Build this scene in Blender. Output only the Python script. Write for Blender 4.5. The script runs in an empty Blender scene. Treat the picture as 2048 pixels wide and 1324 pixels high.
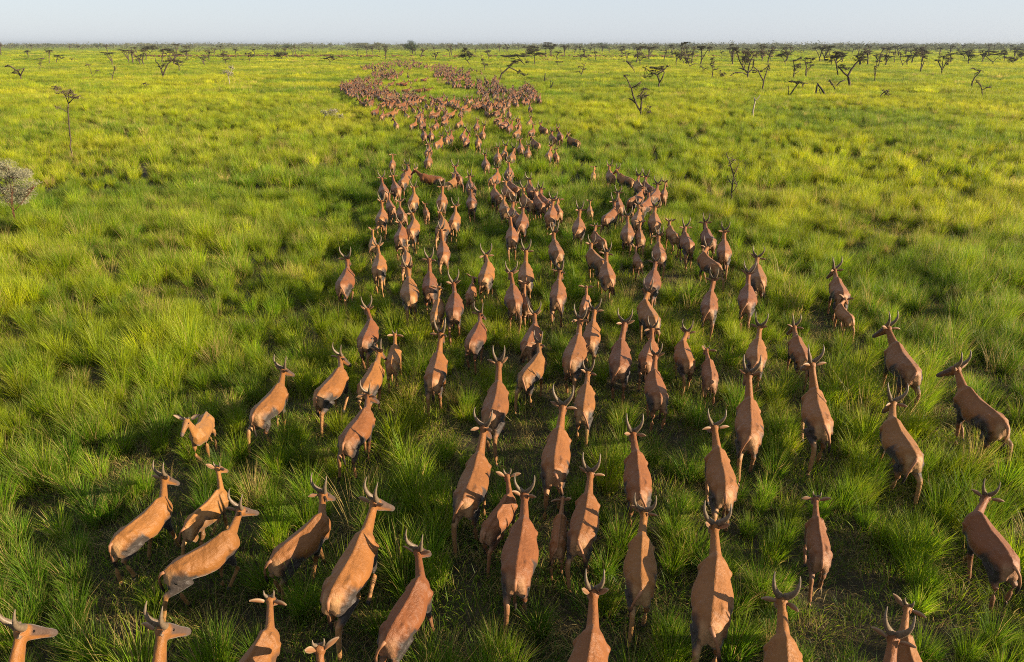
import bpy, math, random
import numpy as np
from mathutils import Vector, Matrix, Euler

# ------------------------------------------------------------------ camera, sky, sun, exposure
SC = bpy.context.scene
COL = SC.collection
R = math.radians
SUN_EL, SUN_AZ = 17.0, 105.0          # elevation; azimuth clockwise from +Y (the way the camera looks)
SKY_STRENGTH = 0.0525
SUN_STRENGTH = 5.0
EXPOSURE = 1.7
HAZE = 0.00013

cam_d = bpy.data.cameras.new('camera')
cam = bpy.data.objects.new('camera', cam_d)
COL.objects.link(cam)
cam.location = (0, 0, 7.5)
cam.rotation_euler = (R(90 - 22.83), 0, 0)
cam_d.sensor_width = 36.0
cam_d.lens = 24.01
cam_d.clip_start = 0.1
cam_d.clip_end = 20000
SC.camera = cam

world = bpy.data.worlds.new('World')
SC.world = world
world.use_nodes = True
wn, wl = world.node_tree.nodes, world.node_tree.links
sky = wn.new('ShaderNodeTexSky')
sky.sky_type = 'NISHITA'
sky.sun_disc = False
sky.sun_elevation = R(SUN_EL)
sky.sun_rotation = R(SUN_AZ)
sky.air_density = 1.0
sky.dust_density = 0.6
sky.ozone_density = 2.0
hz = wn.new('ShaderNodeMix')           # high thin overcast haze: the blue sky blended with even pale cloud
hz.data_type = 'RGBA'
hz.inputs[0].default_value = 0.80
wl.new(sky.outputs[0], hz.inputs[6])
hz.inputs[7].default_value = (4.1, 4.5, 5.1, 1)
wl.new(hz.outputs[2], wn['Background'].inputs[0])
wn['Background'].inputs[1].default_value = SKY_STRENGTH

sun_d = bpy.data.lights.new('sun', 'SUN')
sun_d.energy = SUN_STRENGTH
sun_d.angle = R(0.5)
sun_d.color = (1.0, 0.80, 0.56)
sun = bpy.data.objects.new('sun', sun_d)
COL.objects.link(sun)
S = Vector((math.cos(R(SUN_EL)) * math.sin(R(SUN_AZ)), math.cos(R(SUN_EL)) * math.cos(R(SUN_AZ)), math.sin(R(SUN_EL))))
sun.rotation_euler = (-S).to_track_quat('-Z', 'Y').to_euler()

vs = SC.view_settings
vs.view_transform = 'Standard'
vs.look = 'None'
vs.exposure = EXPOSURE
vs.gamma = 1
vs.use_curve_mapping = False
cy = SC.cycles
cy.max_bounces = 6
cy.diffuse_bounces = 3
cy.glossy_bounces = 2
cy.transmission_bounces = 3
cy.transparent_max_bounces = 4
cy.volume_bounces = 0
cy.use_denoising = False
cy.filter_width = 1.0

rnd = random.Random(11)
rng = np.random.default_rng(11)


# ------------------------------------------------------------------ helpers
def tag(o, label=None, cat=None, group=None, kind=None):
    if label: o['label'] = label
    if cat: o['category'] = cat
    if group: o['group'] = group
    if kind: o['kind'] = kind
    return o


def mesh_from(name, V, F, mat=None, smooth=True):
    me = bpy.data.meshes.new(name)
    me.from_pydata([tuple(v) for v in V], [], F)
    if mat: me.materials.append(mat)
    if smooth and len(me.polygons):
        me.polygons.foreach_set('use_smooth', [True] * len(me.polygons))
    me.update()
    return me


def obj(name, me, parent=None):
    o = bpy.data.objects.new(name, me)
    COL.objects.link(o)
    if parent: o.parent = parent
    return o


def set_color(me, name, rgb):
    a = me.attributes.new(name, 'FLOAT_COLOR', 'POINT')
    c = np.ones((len(me.vertices), 4), np.float32)
    c[:, :rgb.shape[1]] = rgb
    a.data.foreach_set('color', c.ravel())


def np_mesh(name, V, loops, starts, totals, mat=None, smooth=False):
    me = bpy.data.meshes.new(name)
    me.vertices.add(len(V)); me.vertices.foreach_set('co', np.asarray(V, np.float32).ravel())
    me.loops.add(len(loops)); me.loops.foreach_set('vertex_index', np.asarray(loops, np.int32))
    me.polygons.add(len(starts))
    me.polygons.foreach_set('loop_start', np.asarray(starts, np.int32))
    me.polygons.foreach_set('loop_total', np.asarray(totals, np.int32))
    if mat: me.materials.append(mat)
    me.polygons.foreach_set('use_smooth', np.full(len(starts), smooth))
    me.update(calc_edges=True)
    return me


def hash2(ix, iy, seed):
    h = (ix.astype(np.int64) * 374761393 + iy.astype(np.int64) * 668265263 + seed * 1442695041) & 0xffffffff
    h = ((h ^ (h >> 13)) * 1274126177) & 0xffffffff
    return ((h ^ (h >> 16)) & 0xffff) / 65535.0


def vnoise(x, y, seed=0):
    x = np.asarray(x, float); y = np.asarray(y, float)
    ix, iy = np.floor(x).astype(int), np.floor(y).astype(int)
    fx, fy = x - ix, y - iy
    fx = fx * fx * (3 - 2 * fx); fy = fy * fy * (3 - 2 * fy)
    a = hash2(ix, iy, seed); b = hash2(ix + 1, iy, seed); c = hash2(ix, iy + 1, seed); d = hash2(ix + 1, iy + 1, seed)
    return (a * (1 - fx) + b * fx) * (1 - fy) + (c * (1 - fx) + d * fx) * fy


def fbm(x, y, seed=0):
    return .55 * vnoise(x, y, seed) + .3 * vnoise(np.asarray(x) * 2.1, np.asarray(y) * 2.1, seed + 7) + .15 * vnoise(np.asarray(x) * 4.3, np.asarray(y) * 4.3, seed + 13)


class NT:
    """Small builder for a node material."""
    def __init__(s, name):
        s.m = bpy.data.materials.new(name); s.m.use_nodes = True
        s.n, s.l = s.m.node_tree.nodes, s.m.node_tree.links
        s.b = s.n['Principled BSDF']; s.out = s.n['Material Output']

    def new(s, t, **k):
        x = s.n.new(t)
        for a, v in k.items(): setattr(x, a, v)
        return x

    def mix(s, fac, a, b, mode='MIX'):
        x = s.new('ShaderNodeMix', data_type='RGBA', blend_type=mode)
        for sock, v in ((x.inputs[0], fac), (x.inputs[6], a), (x.inputs[7], b)):
            if isinstance(v, bpy.types.NodeSocket): s.l.new(v, sock)
            elif isinstance(v, (int, float)): sock.default_value = v
            else: sock.default_value = (*v, 1)
        return x.outputs[2]

    def math(s, op, a, b=0.0, c=0.0):
        x = s.new('ShaderNodeMath', operation=op)
        for sock, v in zip(x.inputs, (a, b, c)):
            if isinstance(v, bpy.types.NodeSocket): s.l.new(v, sock)
            else: sock.default_value = v
        return x.outputs[0]

    def noise(s, scale, detail=3, rough=.55, coord='Object'):
        t = s.new('ShaderNodeTexCoord'); x = s.new('ShaderNodeTexNoise')
        x.inputs['Scale'].default_value = scale; x.inputs['Detail'].default_value = detail; x.inputs['Roughness'].default_value = rough
        s.l.new(t.outputs[coord], x.inputs['Vector'])
        return x.outputs[0]

    def ramp(s, fac, stops):
        x = s.new('ShaderNodeValToRGB'); e = x.color_ramp.elements
        while len(e) < len(stops): e.new(.5)
        for el, (p, c) in zip(e, stops): el.position = p; el.color = (*c, 1)
        s.l.new(fac, x.inputs[0]); return x.outputs[0]

    def bump(s, h, strength=.3, dist=.02):
        x = s.new('ShaderNodeBump'); x.inputs['Strength'].default_value = strength; x.inputs['Distance'].default_value = dist
        s.l.new(h, x.inputs['Height']); s.l.new(x.outputs[0], s.b.inputs['Normal'])

    def attr(s, name, typ='GEOMETRY'):
        x = s.new('ShaderNodeAttribute', attribute_name=name, attribute_type=typ); return x


# ------------------------------------------------------------------ materials
def mat_coat():
    t = NT('antelope_coat')
    a = t.attr('coat')
    oi = t.new('ShaderNodeObjectInfo')
    val = t.math('MULTIPLY_ADD', oi.outputs['Random'], .34, .84)
    n = t.noise(7, 4)
    nn = t.math('MULTIPLY_ADD', n, .46, .77)
    st = t.new('ShaderNodeTexCoord'); sm = t.new('ShaderNodeMapping'); sm.inputs['Scale'].default_value = (55, 9, 34)
    t.l.new(st.outputs['Object'], sm.inputs[0]); sn = t.new('ShaderNodeTexNoise'); sn.inputs['Scale'].default_value = 1; sn.inputs['Detail'].default_value = 5
    sn.inputs['Roughness'].default_value = .7; t.l.new(sm.outputs[0], sn.inputs['Vector'])
    v = t.math('MULTIPLY', t.math('MULTIPLY', val, nn), t.math('MULTIPLY_ADD', sn.outputs[0], .6, .70))
    hs = t.new('ShaderNodeHueSaturation'); t.l.new(a.outputs['Color'], hs.inputs['Color']); t.l.new(v, hs.inputs['Value'])
    hue = t.math('MULTIPLY_ADD', oi.outputs['Random'], .016, .492); t.l.new(hue, hs.inputs['Hue'])
    t.l.new(hs.outputs[0], t.b.inputs['Base Color'])
    t.b.inputs['Roughness'].default_value = .55
    t.b.inputs['Specular IOR Level'].default_value = .24
    t.b.inputs['Sheen Weight'].default_value = .12
    t.b.inputs['Sheen Roughness'].default_value = .4
    tc = t.new('ShaderNodeTexCoord'); mp = t.new('ShaderNodeMapping'); mp.inputs['Scale'].default_value = (120, 26, 90)
    t.l.new(tc.outputs['Object'], mp.inputs[0]); fn = t.new('ShaderNodeTexNoise'); fn.inputs['Scale'].default_value = 1
    fn.inputs['Detail'].default_value = 2; t.l.new(mp.outputs[0], fn.inputs['Vector'])
    big = t.noise(8, 3)
    t.bump(t.math('MULTIPLY_ADD', big, 1.6, t.math('MULTIPLY', fn.outputs[0], .35)), .6, .03)
    return t.m


def mat_simple(name, c1, c2, scale, rough=.7, bump=.2, dist=.01, coord='Object'):
    t = NT(name)
    n = t.noise(scale, 4, .6, coord)
    t.l.new(t.mix(n, c1, c2), t.b.inputs['Base Color'])
    t.b.inputs['Roughness'].default_value = rough
    t.b.inputs['Specular IOR Level'].default_value = .25
    if bump: t.bump(n, bump, dist)
    return t.m


def mat_attr(name, attr='coat', rough=.6):
    t = NT(name); a = t.attr(attr)
    n = t.noise(30, 3)
    t.l.new(t.mix(t.math('MULTIPLY', n, .35), a.outputs['Color'], (.03, .02, .015)), t.b.inputs['Base Color'])
    t.b.inputs['Roughness'].default_value = rough
    t.b.inputs['Specular IOR Level'].default_value = .25
    return t.m


def mat_grass():
    t = NT('grass_blades')
    tint = t.attr('tint', 'INSTANCER'); bl = t.attr('blade')
    st = t.new('ShaderNodeSeparateColor'); t.l.new(tint.outputs['Color'], st.inputs[0])
    sb = t.new('ShaderNodeSeparateColor'); t.l.new(bl.outputs['Color'], sb.inputs[0])
    # tint r: deep green to yellow green; g: brightness; b: share of straw. blade r: jitter, g: height along the blade, b: straw blade
    mixv = t.math('ADD', st.outputs[0], t.math('MULTIPLY_ADD', sb.outputs[0], .36, -.18))
    col = t.ramp(mixv, [(0.0, (.028, .080, .004)), (.35, (.074, .152, .004)), (.7, (.184, .236, .003)), (1.0, (.288, .302, .005))])
    strawm = t.math('GREATER_THAN', st.outputs[2], sb.outputs[2])
    col = t.mix(t.math('MULTIPLY', strawm, .85), col, (.34, .24, .09))
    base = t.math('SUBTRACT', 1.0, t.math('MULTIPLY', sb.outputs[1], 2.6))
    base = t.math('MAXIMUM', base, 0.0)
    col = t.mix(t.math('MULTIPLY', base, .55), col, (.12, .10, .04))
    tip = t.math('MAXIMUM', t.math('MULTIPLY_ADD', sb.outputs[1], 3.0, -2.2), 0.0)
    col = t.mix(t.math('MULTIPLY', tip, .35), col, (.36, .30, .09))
    val = t.math('MULTIPLY_ADD', st.outputs[1], 1.35, .41)
    hs = t.new('ShaderNodeHueSaturation'); t.l.new(col, hs.inputs['Color']); t.l.new(val, hs.inputs['Value'])
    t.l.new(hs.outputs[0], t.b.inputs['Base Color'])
    t.b.inputs['Roughness'].default_value = .48
    t.b.inputs['Specular IOR Level'].default_value = .22
    tr = t.new('ShaderNodeBsdfTranslucent')
    hs2 = t.new('ShaderNodeHueSaturation'); t.l.new(hs.outputs[0], hs2.inputs['Color']); hs2.inputs['Value'].default_value = 1.35; hs2.inputs['Hue'].default_value = .492
    t.l.new(hs2.outputs[0], tr.inputs['Color'])
    ms = t.new('ShaderNodeMixShader'); ms.inputs[0].default_value = .45
    t.l.new(t.b.outputs[0], ms.inputs[1]); t.l.new(tr.outputs[0], ms.inputs[2]); t.l.new(ms.outputs[0], t.out.inputs[0])
    return t.m


def mat_ground():
    t = NT('savanna_soil')
    a = t.noise(.9, 6, .65); b = t.noise(9, 5, .7)
    c = t.ramp(a, [(.3, (.020, .017, .010)), (.55, (.042, .035, .019)), (.75, (.080, .066, .036))])
    c = t.mix(t.math('MULTIPLY', b, .5), c, (.014, .013, .009))
    t.l.new(c, t.b.inputs['Base Color']); t.b.inputs['Roughness'].default_value = .95
    t.b.inputs['Specular IOR Level'].default_value = .1
    t.bump(t.math('ADD', a, t.math('MULTIPLY', b, .3)), .9, .12)
    return t.m


def mat_meadow():
    t = NT('far_grass_cover')
    a = t.noise(.035, 6, .6); b = t.noise(.9, 5, .7)
    c = t.ramp(a, [(.3, (.11, .165, .004)), (.55, (.18, .22, .004)), (.75, (.22, .25, .010))])
    c = t.mix(t.math('MULTIPLY', b, .4), c, (.10, .13, .008))
    t.l.new(c, t.b.inputs['Base Color']); t.b.inputs['Roughness'].default_value = .9
    t.b.inputs['Specular IOR Level'].default_value = .1
    t.bump(b, 1.0, .4)
    return t.m


def mat_leaf(name, c1, c2, trans=.25):
    t = NT(name)
    g = t.new('ShaderNodeNewGeometry'); n = t.noise(.9, 3)
    f = t.math('MULTIPLY_ADD', g.outputs['Random Per Island'], .65, t.math('MULTIPLY_ADD', n, .7, -.2))
    oi = t.new('ShaderNodeObjectInfo')
    c = t.mix(f, c1, c2)
    hs = t.new('ShaderNodeHueSaturation'); t.l.new(c, hs.inputs['Color']); t.l.new(t.math('MULTIPLY_ADD', oi.outputs['Random'], .4, .8), hs.inputs['Value'])
    t.l.new(hs.outputs[0], t.b.inputs['Base Color']); t.b.inputs['Roughness'].default_value = .7
    t.b.inputs['Specular IOR Level'].default_value = .15
    tr = t.new('ShaderNodeBsdfTranslucent'); t.l.new(hs.outputs[0], tr.inputs['Color'])
    ms = t.new('ShaderNodeMixShader'); ms.inputs[0].default_value = trans
    t.l.new(t.b.outputs[0], ms.inputs[1]); t.l.new(tr.outputs[0], ms.inputs[2]); t.l.new(ms.outputs[0], t.out.inputs[0])
    return t.m


M_COAT = mat_coat()
M_HORN = mat_simple('horn_keratin', (.032, .025, .018), (.19, .14, .09), 22, .45, .35, .006)
M_EAR = mat_attr('ear_skin')
M_TAIL = mat_attr('tail_hair')
M_EYE = mat_simple('eye_gloss', (.004, .003, .003), (.012, .008, .006), 5, .12, 0)
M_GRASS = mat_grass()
M_GROUND = mat_ground()
M_MEADOW = mat_meadow()
M_BARK = mat_simple('thorn_bark', (.022, .017, .013), (.085, .065, .045), 5, .9, .6, .03)
M_CHAR = mat_simple('charred_wood', (.006, .006, .006), (.030, .026, .022), 8, .85, .6, .03)
M_REDBARK = mat_simple('reddish_stem', (.05, .022, .012), (.11, .048, .024), 12, .8, .3, .01)
M_PALEBARK = mat_simple('weathered_wood', (.13, .11, .09), (.30, .26, .21), 9, .85, .4, .01)
M_TWIG = mat_leaf('acacia_twigs', (.042, .033, .024), (.125, .098, .058), .08)
M_TWIGGREEN = mat_leaf('acacia_leaves', (.026, .028, .016), (.078, .070, .038), .12)
M_PALE = mat_leaf('pale_feathery_twigs', (.15, .15, .095), (.38, .36, .24), .25)
M_DARKLEAF = mat_leaf('evergreen_leaves', (.014, .028, .012), (.050, .070, .022), .2)
M_OLIVELEAF = mat_leaf('olive_leaves', (.045, .055, .028), (.115, .115, .060), .2)
HERD = '''
1|A|-5.73|4.93|-40|42|48|-25|1.00|horned antelope in the bottom corner, only its neck and side-turned head in frame
2|A|-4.07|4.85|-28|33|45|-25|1.00|horned antelope at the bottom edge, head turned aside below the galloping pair's hooves
3|J|-3.05|5.80|-17|31|8|-10|1.00|young short-horned antelope at the bottom edge with one ear flicked sideways
4|J|-2.14|4.94|-10|22|62|0|1.00|calf at the bottom edge showing only its brow and ear tips
5|A|-1.34|6.61|-19|29|8|-35|0.89|tall antelope near the bottom edge, thick curled horns, rump to the camera
6|A|-2.17|7.27|-11|4|22|-30|1.03|long-bodied antelope with wrinkled flank stepping up behind the thick-horned one
7|A|-3.07|7.97|-32|42|8|-30|0.86|antelope with dark thighs and spread horns glancing sideways, beside the long-bodied one
8|J|-4.80|8.77|-20|42|43|-30|0.86|small fawn antelope squeezed between two large side-turned antelopes
9|A|-4.38|7.68|-44|42|12|-30|0.86|antelope striding sideways with one foreleg stretched forward, beside the squeezed small fawn
10|A|-5.58|8.38|-21|39|24|-35|0.86|big side-turned antelope with swept-back horns, just below the calf that faces the camera
11|C|-5.89|11.27|188|-42|62|10|1.12|calf standing apart and facing the camera
12|A|-4.85|12.04|-12|18|24|-25|0.93|lone antelope with dark hind patches and backswept horns, above the camera-facing calf
13|A|-3.79|12.77|-14|26|11|-45|0.91|antelope bending its neck to look back, first of the trio above the backswept loner
14|A|-3.03|13.15|-6|8|8|-20|0.91|antelope tucked between the neck-bending one and a young short-horned one
15|A|-2.90|11.04|-15|21|8|-35|0.89|round-rumped antelope with a dark hip blotch, below the neck-bending one
16|A|-3.55|15.51|0|21|28|0|0.89|upright antelope standing straight behind the young one with flared ears
17|A|-5.00|19.50|3|10|29|-15|1.00|lone antelope on the herd's edge by open grass, narrow upright horns, mid field
18|A|-4.26|21.02|8|8|31|5|1.00|antelope with ears held level, walking just before the edge loner, calf ahead of it
19|A|-2.93|18.43|8|4|27|-5|1.00|antelope with large flicked ear and striped flank, ahead of the upright straight-standing one
20|J|-3.50|21.85|8|10|15|10|1.00|young antelope directly ahead of the one with the large flicked ear
21|A|-2.42|19.13|7|-2|50|0|1.00|slim antelope walking straight between the flick-eared one and a spread-horned one
22|J|-2.02|17.32|1|1|38|-10|1.00|slender hornless youngster close beside a spread-horned adult
23|A|-1.56|17.35|3|4|23|0|1.00|broad antelope with widely spread horns beside the slender hornless youngster
24|C|-1.22|19.13|-6|7|25|-20|1.00|tiny calf trotting alone between broad spread-horned adult and a round-rumped adult
25|A|-0.78|20.05|-4|13|12|0|1.00|compact antelope with short upright horns just ahead of the tiny trotting calf
26|A|0.43|19.98|0|-2|39|0|1.00|tall antelope walking straight ahead of the calf that hides at an adult's flank
27|A|0.04|17.98|1|7|36|0|1.00|pale-rumped antelope with a calf at its flank
28|C|0.40|18.14|7|-9|56|0|1.00|narrow grey-brown calf pressed against a pale-rumped adult's flank
29|A|1.31|18.23|-4|-4|25|-10|1.00|antelope with tail hanging over dark thighs, walking alone past a bright green tuft
30|A|1.51|22.62|4|-4|26|5|1.00|pale buff antelope with level ears in the open gap amid the herd
31|A|-2.34|22.58|8|4|55|5|1.00|antelope with a lit haunch walking close behind a look-alike it overlaps
32|A|-2.67|25.73|0|18|25|0|1.00|antelope mostly hidden behind the one with the lit haunch
33|A|0.00|24.61|2|5|44|0|1.00|antelope trailing the tight central bunch, dark thighs
34|A|0.41|26.70|-4|4|25|0|1.00|antelope in the tail of the central bunch, pale rump and raised horns
35|A|0.09|27.73|10|-14|25|0|1.00|antelope half hidden at the middle of the central bunch
36|A|-0.32|29.13|5|-6|25|0|1.00|antelope with curved horns on the outer side of the central bunch
37|A|-0.72|31.83|15|-16|25|10|1.00|dark-backed antelope behind two leaders of the central bunch
38|A|-0.17|32.48|15|-13|25|10|1.00|antelope stepping at the head of the central bunch's outer file
39|A|0.07|33.70|25|-25|25|10|1.00|antelope with clashing horn tips at the head of the central bunch
40|A|0.68|30.51|18|-17|34|5|1.00|largest dark antelope lying across the centre of the central bunch
41|A|0.98|32.96|16|-14|25|-30|1.00|antelope with one level ear at the far rim of the central bunch
42|A|1.20|30.13|13|-6|25|0|1.00|dark antelope shouldering the largest one of the central bunch
43|A|1.44|30.50|20|-25|25|-10|1.00|antelope with a pale flank stripe closing the central bunch
44|A|1.60|27.79|-10|4|31|0|1.00|dark broad antelope walking after the central bunch with a youngster at its side
45|J|1.98|29.07|5|-16|25|0|1.00|reddish youngster half hidden beside the dark broad antelope
46|A|-1.54|40.74|4|0|30|-10|1.00|antelope alone in the gap behind the curved file, horns upright
47|A|-0.16|37.70|0|3|31|0|1.00|slim antelope walking ahead of the central bunch
48|A|-0.89|36.17|-15|20|25|-20|1.00|antelope turned aside with head lowered, ahead of the central bunch
49|A|-0.88|43.05|0|1|37|0|1.00|antelope at the near end of a four-strong line, ear out
50|A|-0.50|44.51|-3|-4|32|0|1.00|second antelope in the four-strong line, reddish back
51|A|-0.03|43.46|-8|-4|30|0|1.00|bulky antelope with bright rump in the four-strong line
52|A|0.59|47.35|0|5|34|0|1.00|antelope leading next to the bulky bright-rumped one
53|A|1.02|45.15|-4|0|25|0|1.00|small-looking antelope behind the dark slanting one
54|A|1.67|49.36|20|-10|25|10|1.00|dark antelope slanting across the file toward open grass
55|A|2.33|44.40|-11|0|34|0|1.00|pair-walking antelope with bright rump at the edge of the open grass
56|J|2.84|44.71|2|-3|29|0|1.00|young antelope beside the pair-walking bright-rumped one
57|A|3.06|52.41|15|-25|25|0|1.00|outer antelope of three at the herd's grassy flank, short behind
58|A|3.71|54.25|4|11|38|0|1.00|dark antelope in the middle of the three at the grassy flank
59|A|4.42|50.96|32|-25|25|20|1.00|dark antelope standing side-on, outermost of the grassy flank three
60|A|2.57|58.24|25|-25|25|0|1.00|lone antelope with pale rump in the grass before the flank three
64|J|-7.17|41.64|7|0|41|0|1.00|lone youngster with level ears standing ahead of the group on the open grass
65|A|-5.74|37.53|-10|25|25|-30|1.00|antelope looking sideways just behind the side-on red antelope
66|A|-5.60|35.60|-5|15|25|0|1.00|antelope rump toward camera, overlapping the sideways-looking one
67|A|-4.24|36.16|83|-25|33|0|1.00|red antelope standing fully side-on across the line of march
68|A|-2.90|36.46|15|-9|27|0|1.00|antelope with level ears ahead of the side-on red antelope's rump
69|J|-3.15|35.34|-24|25|25|0|1.00|pale youngster crouching at the side-on red antelope's tail
70|A|-2.01|33.65|10|-6|25|-10|1.00|antelope glancing back in the file beyond the pale youngster
71|A|-1.81|30.56|4|1|25|0|1.00|antelope with wide level ears below the back-glancing one
72|A|-3.16|30.67|3|0|35|0|1.00|antelope with upright neck just below the side-on red antelope
73|A|-4.43|30.56|2|8|32|0|1.00|antelope with symmetrical ears centred below the sideways-looking one
74|A|-5.67|33.54|18|0|39|0|1.00|buff antelope slanting behind the outer group, level ears
75|A|-6.22|33.15|14|0|34|0|1.00|antelope at the outer rim of the group, pricked ears, facing away
76|J|-5.39|30.11|18|-12|43|0|1.00|slim youngster between the rim antelope and the symmetrical-eared one
77|A|-5.34|27.61|6|4|39|0|1.00|large antelope at the outer edge with wide ears and round rump
78|J|-4.66|28.51|18|-10|29|0|1.00|youngster with one flopped ear behind the slim youngster
79|A|-3.79|25.65|0|16|25|0|1.00|antelope with pale rump patch, close beside another with raised horns
80|A|-4.13|24.73|0|17|16|0|1.00|antelope with raised horns, close beside the pale-rumped one
81|C|-3.76|29.63|12|0|25|0|1.00|pale sandy calf walking alone on thin legs in the middle of the group
82|A|-2.31|27.08|-2|8|25|0|1.00|antelope with tall spread horns grazing behind the sandy calf
83|C|-5.12|24.41|8|1|41|20|1.00|calf lying low in grass behind the large wide-eared antelope
84|A|-5.46|45.71|0|11|25|0|1.00|antelope at the head of a couple walking in file into the far herd
85|A|-5.03|41.67|0|2|25|0|1.00|antelope following the couple's leader into the far herd
86|A|-5.22|49.62|-18|16|25|0|1.00|antelope turned aside, bright flank, joining the far herd
87|A|-4.65|52.86|-6|7|34|0|1.00|antelope with dark legs in the file joining the far herd
88|A|-4.82|51.97|-3|7|29|0|1.00|antelope stepping beside the dark-legged one joining the far herd
89|A|-6.21|54.25|7|3|38|0|1.00|dark-backed antelope of the near pair joining the far herd
90|A|-6.74|54.23|8|11|25|0|1.00|antelope with pale rump stripe of the near pair joining the far herd
91|A|-6.58|61.26|-10|25|26|0|1.00|antelope walking alone with level ears at the far herd's rim
92|A|-3.75|53.81|-1|-25|46|0|1.00|large reddish antelope at the herd's waist, horns up
93|A|-3.29|51.01|-1|-17|49|0|1.00|bulky antelope with dark seat at the herd's waist
94|A|-3.03|60.69|-2|-1|38|0|1.00|slim antelope with raised head at the herd's waist
95|A|-2.28|54.73|0|-14|53|0|1.00|pale-bellied antelope with long neck at the herd's waist
96|A|-2.43|50.70|0|11|25|0|1.00|small antelope overlapped by the long-necked one at the herd's waist
98|C|4.55|38.49|-6|-6|55|-20|1.00|calf standing alone ahead of the second group on the grass
99|A|5.30|37.00|3|-9|29|0|1.00|antelope with level ears leading the second group beside the lone calf
100|A|5.94|35.93|36|-25|25|25|1.00|dark antelope side-on, horns back, among the second group's leaders
101|A|6.28|33.78|5|-22|25|0|1.00|antelope with one pale ear behind the side-on dark leader
102|A|6.69|33.78|10|-25|25|0|1.00|antelope with thick horns nestled against the pale-eared one
103|A|6.69|31.95|-22|9|25|0|1.00|red-backed antelope with stretched neck at the second group's far rim
104|J|7.25|32.57|-14|-2|45|-20|1.00|slender youngster with flared ears on the outside of the second group
105|A|5.65|30.98|-34|18|25|-20|1.00|antelope bowing its head, bright haunch, inside the second group
106|A|5.87|29.82|-30|24|25|0|1.00|antelope striding behind the head-bowing one
107|A|4.68|29.83|-6|0|25|0|1.00|antelope with dangling ear standing behind a banded antelope
108|A|4.02|27.73|-30|23|32|0|1.00|antelope stretching one hind leg back, banded shoulder
109|A|5.06|27.11|-15|8|25|0|1.00|antelope mostly hidden behind a wide-horned walker
110|A|5.67|26.70|-8|-5|25|0|1.00|antelope with gaunt pale rump behind the striding one
111|A|4.32|24.95|-9|3|29|0|1.00|wide-horned antelope with two-tone back, centre of the second group
112|J|4.78|24.79|-4|-7|32|0|1.00|youngster with pricked ears just beside the wide-horned walker
113|C|3.45|29.83|-4|-2|38|0|1.00|pale calf walking near the antelope with a round dark seat
114|A|2.58|25.79|-5|-2|35|0|1.00|antelope with round dark seat, trailing the pale calf
115|J|3.18|24.53|15|-26|24|0|1.00|youngster overlapping the slanting antelope with swept horns
116|A|2.78|21.62|18|-24|17|10|1.00|slanting antelope with swept horns and dark seat
117|A|2.93|20.03|-3|-3|30|0|1.00|antelope with parallel horns and shadowed rump, in front of the slanting one
118|C|4.27|22.32|-1|-3|32|0|1.00|grey calf walking alone, tail end of the second group
119|A|5.00|22.41|-7|-3|25|0|1.00|antelope partly covered by the backswept-horned walker, ears level
120|A|4.19|19.35|-15|0|20|0|1.00|antelope with backswept horns and sunlit hip
121|J|6.07|25.26|2|-12|21|10|1.00|young grey antelope with spike horns, legs well apart
122|A|6.28|23.80|-1|-12|19|15|1.00|antelope looking aside, horns tall, between two grazing pairs
123|A|7.14|24.22|-5|-4|22|0|1.00|large antelope with drooping ears, hind of a couple
124|A|6.38|21.16|14|-41|17|25|1.00|antelope with lowered level ears, walking after the drooping-eared one
125|A|7.27|22.62|-13|-1|34|0|1.00|antelope with hanging tail beside the lowered-eared one
126|A|5.40|17.49|-17|-3|31|-5|1.00|antelope with raised tail and no visible horns, ears together
127|A|3.59|16.70|5|-23|8|0|1.00|antelope with a lean rump, partly covered by a hornless neck
128|A|3.18|14.42|-19|9|25|0|0.89|hornless antelope with long neck close behind the lean-rumped one
129|A|3.00|12.68|-5|-7|27|0|0.89|antelope with wide lyre horns and one long ear, behind the long-necked hornless one
130|A|2.44|13.93|-9|-7|37|0|1.03|antelope walking straight with a crescent shadow on its back
131|A|3.99|14.37|-6|-18|8|0|0.89|antelope with symmetrical rump, tail tucked and one ear level
132|J|4.39|13.59|-8|1|16|0|0.89|small tan youngster with thin legs and stubby horns
133|A|1.96|15.46|-10|0|24|0|0.89|antelope with rounded pale haunches beside the crescent-backed walker
134|C|2.08|18.08|-10|7|29|-10|1.00|hornless calf touching the pale-haunched adult
135|A|1.45|14.24|-13|4|31|0|1.01|long-backed antelope with dappled spine and asymmetrical ears
136|A|0.47|15.26|-14|14|20|0|0.89|antelope whose back is crossed by another's horns
137|A|0.45|13.59|-24|24|8|-20|0.89|antelope with head lowered and one horn raised, sunlit hip spot
138|A|-0.88|15.48|-10|12|8|-25|0.89|antelope with tail swinging and pale inner thighs
139|A|-1.66|13.43|-2|-2|44|0|0.99|large antelope with long level ears and a sunlit oval on its rump
140|J|-2.76|14.41|2|6|24|0|0.89|slim youngster with flared ears and grey seat
141|A|-0.32|11.85|-5|4|33|0|1.03|antelope with straight V horns and one long ear, above a long-necked side-glancing one
142|A|-0.63|9.25|-9|0|35|-10|1.03|long-necked antelope with backswept horns, black thighs, sunlit shoulder
143|J|-0.19|8.63|-25|30|21|0|0.89|young antelope with budding horns between two large walkers
144|A|0.11|7.63|-8|6|14|-5|0.96|antelope with sunlit back, rings round its ears and a kinked tail
145|A|0.76|10.04|-10|0|27|0|1.01|large antelope with forked horns, dark legs and a bright spine spot
146|A|1.47|12.16|-10|1|13|0|0.89|plump antelope with straight tail walking behind the crescent-backed one
147|A|1.10|8.40|-12|2|11|0|0.89|antelope with short broad horns and level ears beside a dark-eared calf
148|C|0.72|8.39|-8|-1|12|0|0.89|dark-eared calf walking at a broad-horned adult's flank
149|A|0.83|5.54|-14|7|8|5|1.00|antelope at the bottom edge with tall lyre horns and one drooping ear
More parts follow.
